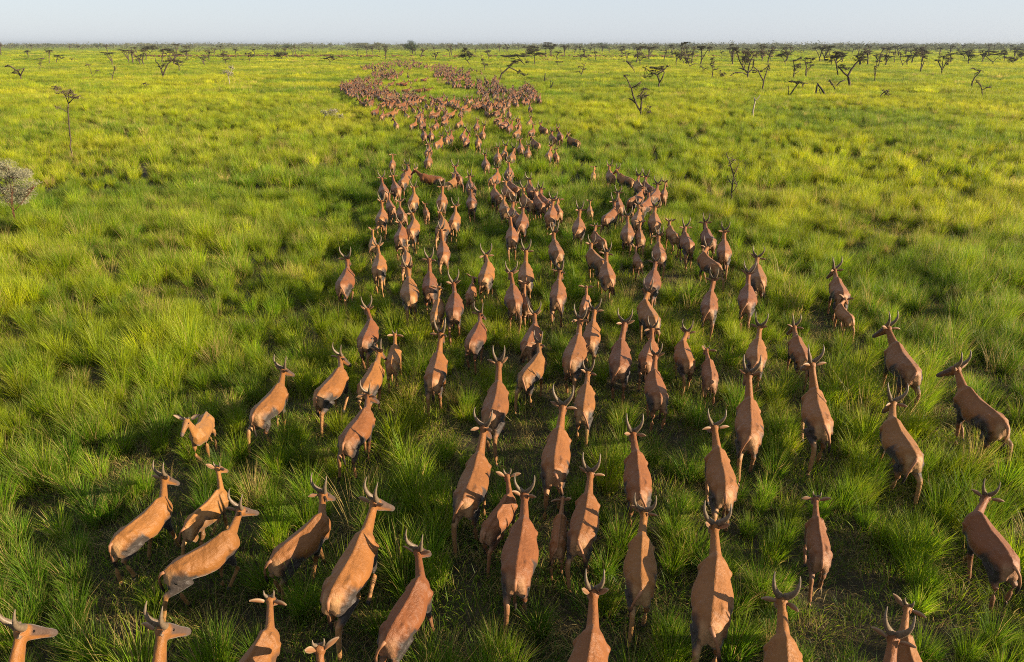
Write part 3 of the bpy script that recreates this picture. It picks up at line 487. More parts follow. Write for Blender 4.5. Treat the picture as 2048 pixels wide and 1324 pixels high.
TREES = '''
slender|tall spindly thin-stemmed acacia with a small twiggy top, standing alone in grass|-30.02|47.39|0.00,0.12,5 0.33,1.84,5 0.56,3.28,4.5 0.73,3.85,4;0.73,3.85,4 0.64,4.38,3 0.49,4.81,2.5 0.13,4.94,2;0.73,3.85,4 1.25,4.19,3 1.79,4.38,2;0.56,3.28,3 0.25,3.50,2.5 -0.13,3.69,2;0.80,3.97,3 1.01,4.54,2 1.26,4.75,2|0.49,4.81,0.52,0.23;1.16,4.38,0.66,0.30;0.80,4.50,0.59,0.26;0.04,3.60,0.36,0.17;1.53,4.26,0.39,0.13
pale|pale grey feathery shrub with reddish stems at the picture's edge|-21.10|28.54|0.00,0.12,2.2 0.02,1.03,2 0.06,1.76,1.5 0.11,2.45,1;0.00,0.12,2.2 0.23,1.03,2 0.50,1.76,1.5 0.86,2.45,1;0.02,1.03,1.5 -0.21,1.45,1.3 -0.36,1.97,1;0.23,1.03,1.5 0.74,1.55,1.3 1.15,1.99,1;-0.02,0.49,1.6 0.18,1.45,1.4 0.53,2.59,1|0.50,2.93,0.62,0.33;0.77,2.57,0.74,0.31;-0.07,2.24,0.66,0.37;0.98,1.99,0.58,0.21;0.17,1.76,0.84,0.38;-0.17,1.45,0.55,0.29;0.55,1.49,0.50,0.25
bare|leafless grey sapling with short bristling twigs, upright in the grass|10.87|33.41|0.00,0.12,4 -0.14,1.03,4 -0.14,1.63,3.5 -0.35,2.11,3 -0.63,2.67,2;-0.14,1.63,3 -0.04,1.99,2 -0.02,2.23,1.5;-0.15,1.15,2.5 -0.36,1.44,2 -0.43,1.63,1.5;-0.11,0.78,2.5 0.01,1.00,2 0.04,1.20,1.5;-0.35,2.11,2.5 -0.21,2.39,1.5|-0.36,2.23,0.22,0.38;-0.12,1.27,0.22,0.44
fork|twin-stemmed thorn tree with a sparse broken crown, trunks leaning apart|13.85|74.97|0.00,0.12,10 -0.38,0.98,10 -0.90,1.72,9 -1.33,2.66,8 -1.48,3.25,7 -1.77,3.74,6 -2.06,4.22,5 -2.28,4.51,4;-0.38,0.98,10 -0.34,1.82,10 -0.49,2.57,8 -0.26,2.96,6 -0.08,3.25,4;-1.48,3.25,6 -1.02,3.45,5 -0.54,3.88,4;-0.46,2.07,6 -0.12,2.37,4 0.18,2.57,3;-0.90,1.72,6 -1.34,2.07,5 -1.66,2.17,4;-0.01,0.22,4 0.27,0.72,3 0.68,0.88,2.5|-2.12,4.42,0.46,0.15;-1.33,3.45,0.72,0.47;-0.07,3.15,0.67,0.26;-0.32,2.27,0.83,0.62;0.19,2.42,0.52,0.26;-1.24,2.07,0.47,0.26;0.23,1.23,0.52,0.42;0.47,0.88,0.42,0.16
umbrella|flat-topped acacia on a crooked forked trunk, dark slanting canopy|25.41|125.89|0.00,0.12,10 0.17,1.27,9 -0.17,2.16,8 -0.29,2.57,7 0.61,3.13,6 1.16,3.77,5 1.57,3.94,4;0.17,1.27,8 0.62,2.08,7 0.81,2.89,6 0.51,3.29,5;-0.20,2.49,6 -0.91,2.73,5 -1.62,3.05,4 -2.53,3.69,3|-0.62,3.45,1.29,0.52;0.89,3.85,0.86,0.34;-2.07,2.16,0.95,0.26;-1.07,2.65,1.12,0.35;-0.12,3.69,1.20,0.34;-2.54,3.77,0.52,0.17
fork|broad multi-stemmed thorn tree with upswept branches, bare below|51.55|159.46|0.00,0.12,11 0.03,1.56,10 -0.96,2.37,8 -1.75,3.49,7 -2.45,4.70,6 -3.05,6.01,4;0.03,1.56,9 -0.01,2.68,8 0.16,3.80,7 0.73,5.21,5;0.03,1.56,8 0.80,2.27,6 1.09,3.39,5 0.95,4.40,4;-0.96,2.37,6 -0.76,3.39,5 -1.01,4.40,4;-0.03,1.15,6 -1.07,1.56,5 -2.84,1.76,4 -3.44,1.35,3;-0.93,2.17,5 -1.73,2.48,4 -2.06,2.48,3|-2.61,5.91,0.97,0.54;-1.18,5.71,1.73,0.76;0.48,5.41,1.30,0.87;0.13,4.00,1.52,0.87;-1.63,4.20,0.98,0.65;1.18,2.68,0.65,0.33;-1.62,2.48,0.65,0.22
fork|slim Y-shaped thorn tree with two small leaf tufts|41.79|120.51|0.00,0.12,8 -0.02,1.45,8 -0.07,1.77,7 -0.69,2.62,6 -1.21,3.40,5 -1.93,3.86,4;-0.07,1.77,7 0.21,2.70,6 0.44,3.40,5 0.74,4.16,4;-1.21,3.40,4 -1.65,3.01,3 -2.06,3.01,2|-1.28,3.32,0.91,0.33;0.66,4.16,0.74,0.41;0.58,3.55,0.58,0.33;-0.20,3.24,0.66,0.25
stump|broken dead trunk with one short upward twig|25.39|74.97|0.00,0.12,8 -0.12,0.98,8 -0.02,1.82,7 -0.14,2.32,6;-0.05,2.02,5 0.23,2.22,4 0.45,2.57,3;-0.06,0.17,5 -0.23,0.67,3|
slender|upright narrow thorn tree with a ragged columnar crown|43.87|159.46|0.00,0.12,7 -0.03,1.35,6 -0.01,2.17,5 -0.08,3.69,4 -0.40,4.60,3;-0.11,2.07,4 0.62,2.37,3 1.04,2.48,2;-0.07,2.68,3 -0.81,3.39,2.5|-0.39,4.50,0.87,0.43;0.03,3.69,0.87,0.54;-0.22,2.98,0.65,0.44;0.62,2.37,0.76,0.22
fork|small V-shaped bush tree with bare forking limbs|55.71|228.77|0.00,0.00,6 -0.10,1.02,5 -0.82,1.89,4 -1.18,2.47,3;-0.10,1.02,5 0.77,1.60,4 1.54,1.75,3|-1.00,2.18,1.09,0.47;1.24,1.60,0.94,0.31;-0.09,2.47,1.25,0.62
fork|tiny grey thornbush beside the V-shaped bush tree|51.25|194.68|0.00,0.12,4 -0.10,0.99,4 -0.71,1.74,3 -1.28,2.11,2;-0.10,0.99,4 0.52,1.49,3|-0.84,1.74,0.80,0.40;0.40,1.37,0.80,0.40
fallen|fallen dark thorn branch lying propped on the grass below a broad multi-stemmed tree|48.04|164.04|-1.78,1.81,5 -0.80,1.18,6 0.19,0.44,7 1.05,0.75,6 1.87,1.39,5 3.22,1.39,4;-0.57,1.07,4 -0.43,-0.09,4;0.19,0.44,5 1.34,0.23,4 2.26,0.12,3|-0.58,1.18,1.01,0.45;1.08,0.54,1.13,0.45;-1.33,1.81,0.56,0.22
fallen|low heap of dark cut brush lying in the grass|31.22|105.77|-1.02,0.68,4 -0.40,0.40,5 0.35,0.26,5 1.12,-0.02,3;-0.67,0.19,3 0.02,0.54,4 0.45,0.68,3|-0.42,0.54,0.66,0.29;0.20,0.26,0.66,0.22
umbrella|two-stemmed small acacia with its canopy above the far file|54.47|242.97|0.00,0.00,7 -0.17,1.85,6 0.01,3.39,5 -0.59,4.61,4;-0.17,1.85,5 0.51,3.39,4 1.25,4.31,3|-0.77,4.77,1.81,0.82;0.92,4.31,1.65,0.82;0.18,3.39,1.32,0.66
fork|dense twiggy thorn tree close beside the two-stemmed small acacia|59.39|253.44|0.00,0.00,6 -0.16,1.61,6 -0.97,2.89,4 -1.56,3.69,3;-0.16,1.61,5 0.77,2.73,4 1.60,3.05,3|-0.66,3.21,2.07,1.21;0.94,2.73,1.55,0.52;-0.44,4.49,1.55,0.86
fan|fan-shaped grey thorn tree with fine upright twigs|43.40|248.10|0.00,0.00,7 -0.15,2.05,7 -1.08,3.30,5 -1.97,3.93,4;-0.15,2.05,6 -0.26,3.62,5 -0.16,4.55,4;-0.15,2.05,5 0.79,2.99,4 1.77,3.46,3|-1.61,3.62,1.35,0.67;-0.30,4.09,1.85,0.84;1.45,3.30,1.35,0.51
slender|thin bent sapling curving upward toward its one-sided crown|30.90|182.32|0.00,0.12,4 -0.32,1.06,4 -0.87,1.87,3.5 -1.43,2.80,3 -2.60,3.49,2|-1.83,3.15,0.99,0.37;-1.03,2.34,0.62,0.37;-2.84,3.49,0.62,0.25;-0.34,1.41,0.50,0.37
fork|dark crooked thorn tree with stubby side limbs standing apart on open grass|15.67|166.43|0.00,0.12,6 0.19,1.08,6 0.50,1.94,5 0.80,3.00,4;0.19,1.08,5 -0.40,1.62,4 -0.86,1.72,3;0.39,1.72,4 1.05,2.26,3;0.50,1.94,4 -0.10,2.58,3 -0.44,2.68,2|-0.21,2.58,0.80,0.34;0.68,3.10,0.68,0.34;-0.51,1.62,0.68,0.23;0.95,2.15,0.57,0.34
umbrella|leaning acacia bowed over the herd's flank, its limb drooping to the grass|-2.84|147.11|0.00,0.12,9 0.51,1.17,9 0.72,1.83,8 1.43,2.39,8 2.24,3.15,8 2.64,3.71,6 3.44,4.08,5;2.24,3.15,7 3.24,2.68,6 3.95,2.30,5 4.65,1.92,4 5.46,1.45,3;0.72,1.83,5 0.62,2.58,4 0.63,3.05,3|3.24,4.08,1.20,0.40;2.24,3.52,0.80,0.30;4.45,2.30,0.91,0.60;5.66,1.73,0.81,0.30;3.94,4.45,0.80,0.30
umbrella|acacia leaning sideways with a long level canopy behind the bowed one|4.85|253.44|0.00,0.00,7 -1.05,1.29,7 -2.09,2.57,6 -3.13,3.53,5;-1.05,1.29,5 -2.43,2.41,5 -5.19,2.73,4 -6.91,3.53,3;-0.00,0.32,4 0.51,1.29,3|-5.88,3.53,3.27,0.52;-2.44,3.85,3.10,0.69;-0.37,3.53,1.72,0.52;0.51,1.61,1.04,0.52
umbrella|straight-trunked acacia with a wide dense umbrella crown|7.96|259.02|0.00,0.00,8 -0.03,2.14,7 -0.04,3.45,6 -1.64,4.42,4;-0.04,3.45,5 1.52,4.42,4;-0.04,3.45,5 -0.06,5.07,4|-0.07,5.40,3.51,0.70;-1.64,4.42,2.81,0.70;1.88,4.10,2.46,0.70;-0.25,6.21,2.10,0.53
umbrella|tall acacia with a slanting tiered top breaking the skyline|23.21|443.52|0.00,0.00,11 -0.06,2.79,9 -1.00,4.73,7 -1.94,6.67,5;-0.06,2.79,7 1.40,4.73,5 1.96,6.12,4|-2.26,7.50,3.29,0.90;0.76,6.40,3.00,1.20;-1.01,5.01,4.20,1.20;-3.43,6.12,2.40,0.90
post|upright charred stump post in the grass|6.43|143.40|0.00,0.12,6 0.03,1.14,6 0.11,2.16,4|
post|charred stump split in two low prongs beside the upright post|6.56|123.14|-0.34,0.12,6 -0.01,0.52,6 0.24,0.92,5 0.39,1.48,4;-0.01,0.52,4 0.06,1.16,3 -0.04,1.72,2|
fork|small dark-crowned thorn tree below the skyline umbrella|28.38|306.08|0.00,0.00,7 0.14,1.74,6 0.52,2.71,5;0.14,1.74,5 1.15,2.52,4 3.05,1.94,3|0.30,3.10,2.08,0.83;2.40,2.52,1.87,0.62;3.28,1.36,0.83,0.62
slender|pale small thornbush alone on the plain|15.43|248.10|0.00,0.00,3 -0.03,1.11,3 -0.22,1.89,2|-0.04,1.74,1.01,0.51;1.14,1.74,1.01,0.25
slender|thin dark thorn tree with an upright tufted crown beside the herd's bend|-7.86|208.81|0.00,0.12,5 0.02,1.45,5 -0.39,2.65,4 -0.65,3.71,3;-0.12,1.59,4 0.60,1.99,3|-0.52,3.44,0.99,0.57;0.04,2.38,1.00,0.57;0.45,1.85,0.85,0.43
umbrella|leaning acacia with a broad dense crown behind the herd|-14.02|253.44|0.00,0.00,7 -1.00,1.45,7 -2.01,2.57,6 -2.33,3.53,5;-1.51,1.93,5 -0.45,2.89,4|-2.12,4.81,2.75,1.37;-3.53,3.53,2.07,0.69;-0.08,3.85,1.72,0.86;-2.44,5.92,1.54,0.69
fork|dark Y-shaped thorn tree with a leafy arm over the grass|-76.56|159.46|0.00,0.12,10 0.20,1.15,9 0.01,2.37,8 -0.35,3.29,6 -0.86,4.00,5;0.20,1.15,8 0.99,2.37,7 1.74,3.39,6 2.83,4.00,4;0.01,2.37,5 0.70,3.09,4;-0.86,4.00,4 -0.74,4.60,3|1.85,4.00,1.41,0.43;1.04,3.19,0.87,0.44;2.80,4.40,1.08,0.33;0.13,2.98,0.76,0.33
fork|wide V-shaped thorn tree with one long drooping limb at the plain's edge|-104.84|155.12|0.00,0.12,9 0.17,1.12,9 -0.11,2.02,8 -0.97,2.71,7 -1.86,3.30,6 -2.72,2.91,3;0.17,1.12,7 0.93,1.92,6 1.78,2.71,4;0.12,1.32,5 -0.62,1.72,4 -1.47,1.72,3|-0.02,2.32,0.96,0.32;-0.83,1.72,0.85,0.21;1.52,2.51,0.42,0.32;-2.13,3.11,0.64,0.21
slender|pale thin thornbush with a faint flat top|-134.98|208.81|0.00,0.12,3 0.36,1.45,3 0.75,2.91,2;0.54,2.12,2 1.74,3.44,1.5|1.21,3.57,1.28,0.28;0.32,1.85,0.71,0.57
umbrella|small acacia with a short dark trunk before the tree belt|-176.50|283.99|0.00,0.00,7 0.42,1.62,7 1.56,3.06,5;0.42,1.62,4 2.10,2.16,3|1.42,3.23,2.12,0.58;2.54,2.34,1.16,0.39
fork|stubby thornbush between two thin saplings|-179.23|298.35|0.00,0.00,3 0.24,0.95,3 0.22,1.70,2|0.38,1.51,1.02,0.81
slender|thin pale sapling with a tufted tip|-94.51|164.04|0.00,0.12,3 0.03,1.18,3 -0.15,2.33,2.5 -0.59,3.27,2;0.04,0.75,2 1.03,1.60,2 1.46,2.02,1.5|-0.31,3.06,0.90,0.34;1.32,1.91,0.56,0.22
bare|bare crooked sapling with three short limbs|-82.12|149.04|0.00,0.12,4 0.39,1.37,4 0.91,2.33,3.5 1.59,3.09,2.5;0.39,1.37,3 -0.02,1.85,2;0.91,2.33,2.5 1.23,3.28,2|1.10,2.71,0.51,0.51
fork|tiny wispy thornbush low in the grass|-62.44|123.14|0.00,0.12,2.5 0.03,0.68,2.5 -0.19,1.24,2;0.03,0.68,2 0.54,1.08,1.5|-0.02,1.24,0.68,0.34
fork|small round grey bush on the plain|-145.12|283.99|0.00,0.00,4 0.23,1.08,4 -0.39,1.80,3;0.23,1.08,3 1.16,1.80,2|0.42,1.98,1.55,0.77
umbrella|small straight acacia with a notched flat top|-93.42|205.09|0.00,0.12,6 0.11,1.43,6 -0.20,2.73,5;0.11,1.43,4 1.14,2.47,3|-0.16,2.99,1.54,0.56;0.91,2.73,0.98,0.42;0.09,2.08,1.12,0.42
pale|pale leafless ghost tree with a feathery crown|-51.91|133.30|0.00,0.12,4 0.01,1.33,4 0.03,2.02,3.5 -0.30,2.79,2.5;0.03,2.02,3 0.62,2.87,2.5 0.91,3.56,2|-0.32,2.70,0.73,0.37;0.69,3.30,0.64,0.55;0.18,2.36,0.73,0.37
fork|dense twiggy thorn tree before the far herd file|-105.79|270.94|0.00,0.00,6 0.07,1.55,6 -0.60,3.09,4;0.07,1.55,5 1.16,2.58,4|-0.52,3.60,2.39,0.92;0.73,2.23,1.47,0.74;0.38,4.62,1.65,0.73
umbrella|small acacia with a thin stem standing at the far herd file|-104.20|291.00|0.00,0.00,6 0.27,1.84,6 -0.10,3.31,4;0.27,1.84,4 1.63,2.95,3|0.18,3.86,1.78,0.59;1.88,3.31,1.58,0.59
umbrella|short-stemmed acacia with a bulky dark crown at the file|-107.18|341.42|0.00,0.00,7 0.20,1.51,7 -1.23,3.02,5;0.20,1.51,5 2.25,3.02,4|0.22,3.45,3.70,1.16;-1.28,2.59,2.55,0.93;2.02,3.02,1.85,0.93
umbrella|flat-crowned little acacia beside the herd's far bend|-63.19|253.44|0.00,0.00,6 0.34,1.61,6 -0.39,2.89,4;0.34,1.61,4 1.82,2.57,3|0.18,3.37,2.41,0.52;1.47,2.57,1.55,0.52;-0.92,2.73,1.21,0.34
pale|grey fallen ghost bush sunk in the grass|-18.23|71.53|-1.02,0.89,3 -0.39,1.18,3 0.22,1.32,3 0.63,1.42,2;-0.07,0.41,3 0.55,0.60,3 1.19,0.99,2|-0.20,1.08,0.85,0.35;0.85,0.60,0.70,0.40;0.42,1.27,0.50,0.20
slender|straight tufted thorn tree of a close pair|62.72|161.72|0.00,0.12,8 -0.18,1.27,7 -0.29,2.61,6 -0.76,4.15,4;-0.28,1.89,5 0.25,2.71,4 0.78,3.54,3;-0.07,1.27,4 0.73,1.78,3|-0.43,4.15,1.21,0.44;-0.01,2.92,0.99,0.55;0.69,2.71,1.10,0.44;-0.32,2.09,0.66,0.44
umbrella|second of the close pair, limbs stepping out to one side|66.31|164.04|0.00,0.12,9 -0.21,1.39,8 -0.31,2.65,7 -0.85,3.90,5;-0.20,2.02,6 0.65,2.96,4 1.52,3.06,3;-0.41,3.27,5 0.52,3.69,4;-0.10,1.39,4 0.98,2.96,3|-1.29,4.52,1.34,0.45;0.42,4.31,1.23,0.33;0.07,3.69,1.01,0.34;0.85,3.06,0.78,0.22
umbrella|leaning acacia with a low dark canopy hung to one side|41.53|107.80|0.00,0.12,8 0.15,0.62,8 0.49,1.25,7 0.90,1.95,7 1.24,2.16,6 2.45,2.02,4;0.90,1.95,6 0.34,2.23,5 -0.42,2.30,4;-0.19,0.40,4 -0.39,1.67,3;1.84,2.09,4 1.71,1.53,3|0.34,2.23,1.04,0.30;-0.13,2.37,0.74,0.22;1.55,2.09,0.74,0.15
burnt|charred A-frame of a broken trunk leaning on itself|45.08|106.78|-0.07,0.12,9 -0.11,1.17,9 -0.12,2.07,7;-0.12,2.07,8 0.58,1.45,9 1.31,0.68,10 1.85,0.12,9;0.82,0.12,4 0.58,0.61,4 0.24,1.31,4|
fallen|long dark fallen limb lying in the grass by the charred A-frame|48.48|105.77|-1.42,0.26,6 -0.81,0.54,6 0.06,0.61,6 0.98,0.40,5 1.76,0.12,4;-0.37,0.54,4 0.44,0.12,3|0.39,0.40,1.17,0.29;-0.81,0.54,0.73,0.22
umbrella|largest acacia of the plain, wide-forked with an open tiered crown|59.39|127.30|0.00,0.12,13 -0.19,1.11,13 -0.67,2.27,12 -0.34,3.25,10 0.19,4.14,9 0.68,4.70,7 1.02,5.19,5;-0.67,2.27,10 -1.46,2.76,8 -2.10,3.33,7 -2.72,3.90,6;-1.07,1.61,6 -1.89,1.28,6 -2.64,0.12,6 -3.11,0.78,5 -3.67,1.44,4;-2.45,2.43,6 -2.79,3.33,6 -3.16,4.38,6 -3.86,5.35,5;-3.16,4.38,6 -2.40,4.95,5 -2.07,5.51,4;-2.10,3.33,5 -2.52,3.73,4|-3.87,5.43,1.73,0.35;-2.34,5.59,1.38,0.35;0.96,5.51,1.21,0.61;0.36,5.03,0.87,0.43;-4.64,4.86,1.04,0.35;-2.36,3.81,0.96,0.52;-1.43,3.49,0.87,0.35;-3.28,5.99,1.21,0.26;1.46,4.70,0.78,0.35
burnt|burnt low forked limb lying beneath the largest acacia|52.17|116.77|0.00,0.12,5 -0.03,0.73,5 -0.57,1.49,4 -1.07,2.02,4|-1.07,2.02,0.32,0.24
slender|slender twin-stemmed thorn tree with a small tuft on top|70.89|141.62|0.00,0.12,5 -0.25,1.31,5 -0.35,2.77,4 -0.48,3.85,3 -0.24,4.57,2.5;-0.21,1.13,4 -0.78,2.49,3 -1.06,3.40,2|-0.48,4.30,0.87,0.39;-0.50,3.49,0.48,0.39;-0.78,2.95,0.48,0.29
fallen|collapsed thorn tree with dark branches arching over the grass|52.65|101.91|-2.23,0.66,6 -1.61,0.39,6 -0.88,0.25,6;-0.72,0.19,6 -0.35,0.79,6 -0.01,1.19,6 0.95,0.66,6 1.73,0.32,5;-0.01,1.19,4 0.49,1.46,3;0.83,0.52,5 1.94,0.66,3|0.10,1.33,0.63,0.28;1.09,0.66,0.78,0.35;0.47,0.93,0.57,0.28
umbrella|wide flat-topped acacia with a Y trunk over the far file|94.71|253.44|0.00,0.00,7 -0.42,1.61,7 -1.31,2.89,5 -2.44,3.53,4;-0.42,1.61,5 0.07,2.89,4|-1.46,3.85,3.44,0.69;-0.55,4.65,2.41,0.69;-2.79,3.53,1.72,0.52
fan|round twiggy thorn tree with a dark straight trunk|104.33|306.08|0.00,0.00,7 -0.28,1.94,7 -1.32,3.48,5;-0.28,1.94,5 0.78,3.29,4|-0.16,4.06,2.90,1.24;-1.74,3.48,1.87,0.83
slender|slim thorn tree just beside the round twiggy one|114.14|322.80|0.00,0.00,5 -0.68,1.63,5 -1.14,3.26,4;-0.74,2.04,3 0.18,3.26,3|-0.98,3.67,1.97,1.09
fork|bent dark thorn tree with a ragged tilted crown|130.03|242.97|0.00,0.00,6 -0.61,1.24,6 -1.61,2.78,5 -2.01,4.61,4;-0.61,1.24,5 0.25,1.85,4;0.03,0.62,4 1.36,-0.16,3|-1.69,4.61,1.65,0.82;0.18,2.16,1.16,0.66;-0.66,3.70,1.32,0.66
fork|V-trunked thorn tree under a heavy dark canopy|107.37|191.44|0.00,0.12,8 -0.34,1.59,8 -0.42,3.05,6 -0.21,4.38,5;-0.23,1.10,6 0.22,2.57,5 0.38,3.54,4;0.10,3.05,3 1.29,3.54,2|-1.91,4.99,1.82,0.78;0.11,5.23,1.82,0.65;-0.15,4.14,1.17,0.52
fan|fan-crowned thorn tree with many fine upright limbs|107.60|182.32|0.00,0.12,8 -0.31,1.41,8 -1.28,2.80,6 -2.00,3.73,4;-0.31,1.41,7 0.09,2.80,6 0.73,3.73,4;-0.43,1.87,5 -0.76,3.73,5 -0.86,4.65,3|-1.87,3.73,1.12,0.62;-0.80,4.42,1.49,0.87;0.70,3.84,1.12,0.74;0.03,3.03,1.12,0.62
slender|bent acacia leaning over with a small tufted umbrella|81.76|128.75|0.00,0.12,8 -0.11,1.21,7 0.12,2.04,6 0.65,2.70,5 0.74,3.03,4|-0.05,3.36,0.79,0.35;0.74,3.03,0.71,0.35;0.30,2.70,0.53,0.26
fork|twisted pale-twigged thorn tree with two opposite arms|66.61|101.91|0.00,0.12,5 -0.11,0.79,5 -0.36,1.46,5 -0.75,2.12,4 -1.53,2.72,3;-0.36,1.46,4 0.26,1.79,3 0.77,1.99,2|-1.22,2.59,0.56,0.28;-0.68,2.12,0.42,0.42;0.38,1.86,0.63,0.21
umbrella|V-trunked umbrella acacia with a wide thin canopy|173.96|264.85|0.00,0.00,8 -0.37,1.35,8 -2.08,2.35,6 -3.39,3.19,5;-0.37,1.35,6 0.39,2.52,5 1.20,3.52,4|-2.90,4.02,2.52,0.72;0.70,4.02,2.52,0.72;-1.28,4.69,2.51,0.54
fork|dark slanting thorn tree, canopy sloping down to the grass|184.20|270.94|0.00,0.00,7 0.82,1.03,7 1.68,1.89,6;0.82,1.03,5 -1.00,2.23,4 -2.99,2.75,3|-2.25,2.75,2.03,0.55;0.84,2.23,2.21,1.11;-0.07,1.55,1.66,0.92;2.39,3.26,1.66,0.55
umbrella|acacia cut by the frame edge above the slanting one|224.77|322.80|0.00,0.00,7 -1.35,1.63,6 -3.02,2.86,5|-2.82,3.67,2.85,0.88;-0.83,2.86,2.41,0.88
umbrella|dense dark acacia with a layered crown before the tree belt|216.60|351.56|0.00,0.00,7 -0.46,1.78,7 -2.52,3.33,5;-0.46,1.78,5 0.87,3.10,4|-1.74,3.99,4.29,1.19;1.29,3.33,2.86,1.19;-2.89,2.88,2.39,0.72
umbrella|broad grey acacia rising in the haze beyond the file|-190.05|385.88|0.00,0.00,9 0.60,2.92,9 -0.83,4.85,6;0.60,2.92,6 3.09,4.85,5|1.20,5.82,3.65,1.04;-1.04,5.09,2.61,0.78;3.14,5.09,2.61,0.78
umbrella|dark twiggy acacia near the flat end of the far file|-185.80|398.85|0.00,0.00,8 0.76,2.51,8 -0.52,4.26,5;0.76,2.51,5 2.67,4.01,4|0.61,4.51,3.24,1.35;2.58,3.51,2.43,1.08
'''

ROUND_TREES = '''
big dark rounded evergreen tree standing out at the herd's far end|-70.4|521.2|9.4|6.0|0
low wide olive thicket of trees beside the big rounded tree|-180.9|924.6|8.6|20.7|1
dark domed tree on the horizon behind the skyline acacia|98.2|800.9|9.5|8.1|0
pale grey-green domed tree by the dark domed one|200.2|1202.9|8.2|8.1|1
small dark domed tree of a pair on the horizon|328.5|1504.4|8.4|9.2|0
wider dark domed tree of the horizon pair|365.2|1504.4|9.4|11.2|0
blue-grey rounded tree alone above the tree belt|617.3|1719.7|9.6|10.5|0
low grey dome rising from the eastern tree belt|661.2|1504.4|8.4|12.2|1
dark green round tree above the western tree belt|-611.8|1093.2|8.9|6.7|0
blue-green twin-domed tree far west|-899.6|1336.9|9.2|9.0|0
small blue-green tree at the western skyline|-1079.9|1719.7|8.6|9.3|0
olive umbrella tree rising at the western belt|-538.5|1093.2|7.5|8.9|1
grey-green tree clump standing by the western meadow|-330.9|1001.9|6.9|9.5|1
darker round tree beside the grey-green clump|-305.8|1001.9|6.9|8.1|0
'''

# ------------------------------------------------------------------ ground
def grid_sheet(name, x0, x1, y0, y1, nx, ny, z, mat, hole=None):
    xs = np.linspace(x0, x1, nx); ys = np.linspace(y0, y1, ny)
    V = [(x, y, z) for y in ys for x in xs]
    F = [(j * nx + i, j * nx + i + 1, (j + 1) * nx + i + 1, (j + 1) * nx + i) for j in range(ny - 1) for i in range(nx - 1)]
    return obj(name, mesh_from(name, V, F, mat, False))


tag(grid_sheet('ground', -4500, 4500, -60, 5200, 3, 3, 0, M_GROUND), kind='structure')
# the plain beyond the single tussocks: closed grass cover, its front edge ragged
xs = np.linspace(-4480, 4480, 1500)
V = []; F = []
for k, x in enumerate(xs):
    V.append((x, 215 + 55 * float(fbm(x * .02, 3.1, 4)) + 18 * float(vnoise(x * .3, 1.0, 9)), .02)); V.append((x, 5180, .02))
    if k: F.append((2 * k - 2, 2 * k, 2 * k + 1, 2 * k - 1))
tag(obj('grassland', mesh_from('grassland', V, F, M_MEADOW, False)), kind='structure')


# ------------------------------------------------------------------ antelopes
def tube(sts, n=12):
    """Closed tube through stations (centre, direction, half width, half height, ridge)."""
    V = []; F = []
    for (c, d, w, h, ridge) in sts:
        d = Vector(d).normalized(); side = d.cross(Vector((0, 0, 1)))
        side = Vector((1, 0, 0)) if side.length < 1e-3 else side.normalized()
        up = side.cross(d)
        for k in range(n):
            a = 2 * math.pi * k / n
            x = math.sin(a) * w; z = math.cos(a)
            if ridge and z > 0:            # a ridged back: flanks fall away from the spine like a roof
                af = min(a, 2 * math.pi - a)
                z = (1 - ridge) * z + ridge * (1 - 2 * af / math.pi)
            V.append(Vector(c) + side * x + up * z * h)
    m = len(sts)
    for j in range(m - 1):
        for k in range(n):
            a, b = j * n + k, j * n + (k + 1) % n
            F.append((a, b, b + n, a + n))
    F.append(tuple(range(n - 1, -1, -1))); F.append(tuple((m - 1) * n + k for k in range(n)))
    return V, F


def chain(joints, radii, n=10):
    """Tube through leg joints with rounded in-between stations."""
    sts = []
    for i in range(len(joints)):
        p = Vector(joints[i])
        if i == 0: d = Vector(joints[1]) - p
        elif i == len(joints) - 1: d = p - Vector(joints[i - 1])
        else: d = (Vector(joints[i + 1]) - p).normalized() + (p - Vector(joints[i - 1])).normalized()
        if abs(d.normalized().z) > .97: d = d + Vector((0, .15, 0))
        sts.append((p, d, radii[i], radii[i] * 1.12, 0))
        if i < len(joints) - 1:
            q = Vector(joints[i + 1])
            sts.append((p.lerp(q, .5), q - p + Vector((0, .02, 0)), (radii[i] * .45 + radii[i + 1] * .55) * .95, (radii[i] * .5 + radii[i + 1] * .5), 0))
    return tube(sts, n)


def rotx(p, o, a):
    """Swing p about the x axis through o: positive a takes a hanging leg forward (+Y)."""
    y, z = p[1] - o[1], p[2] - o[2]
    c, s = math.cos(a), math.sin(a)
    return (p[0], o[1] + y * c - z * s, o[2] + y * s + z * c)


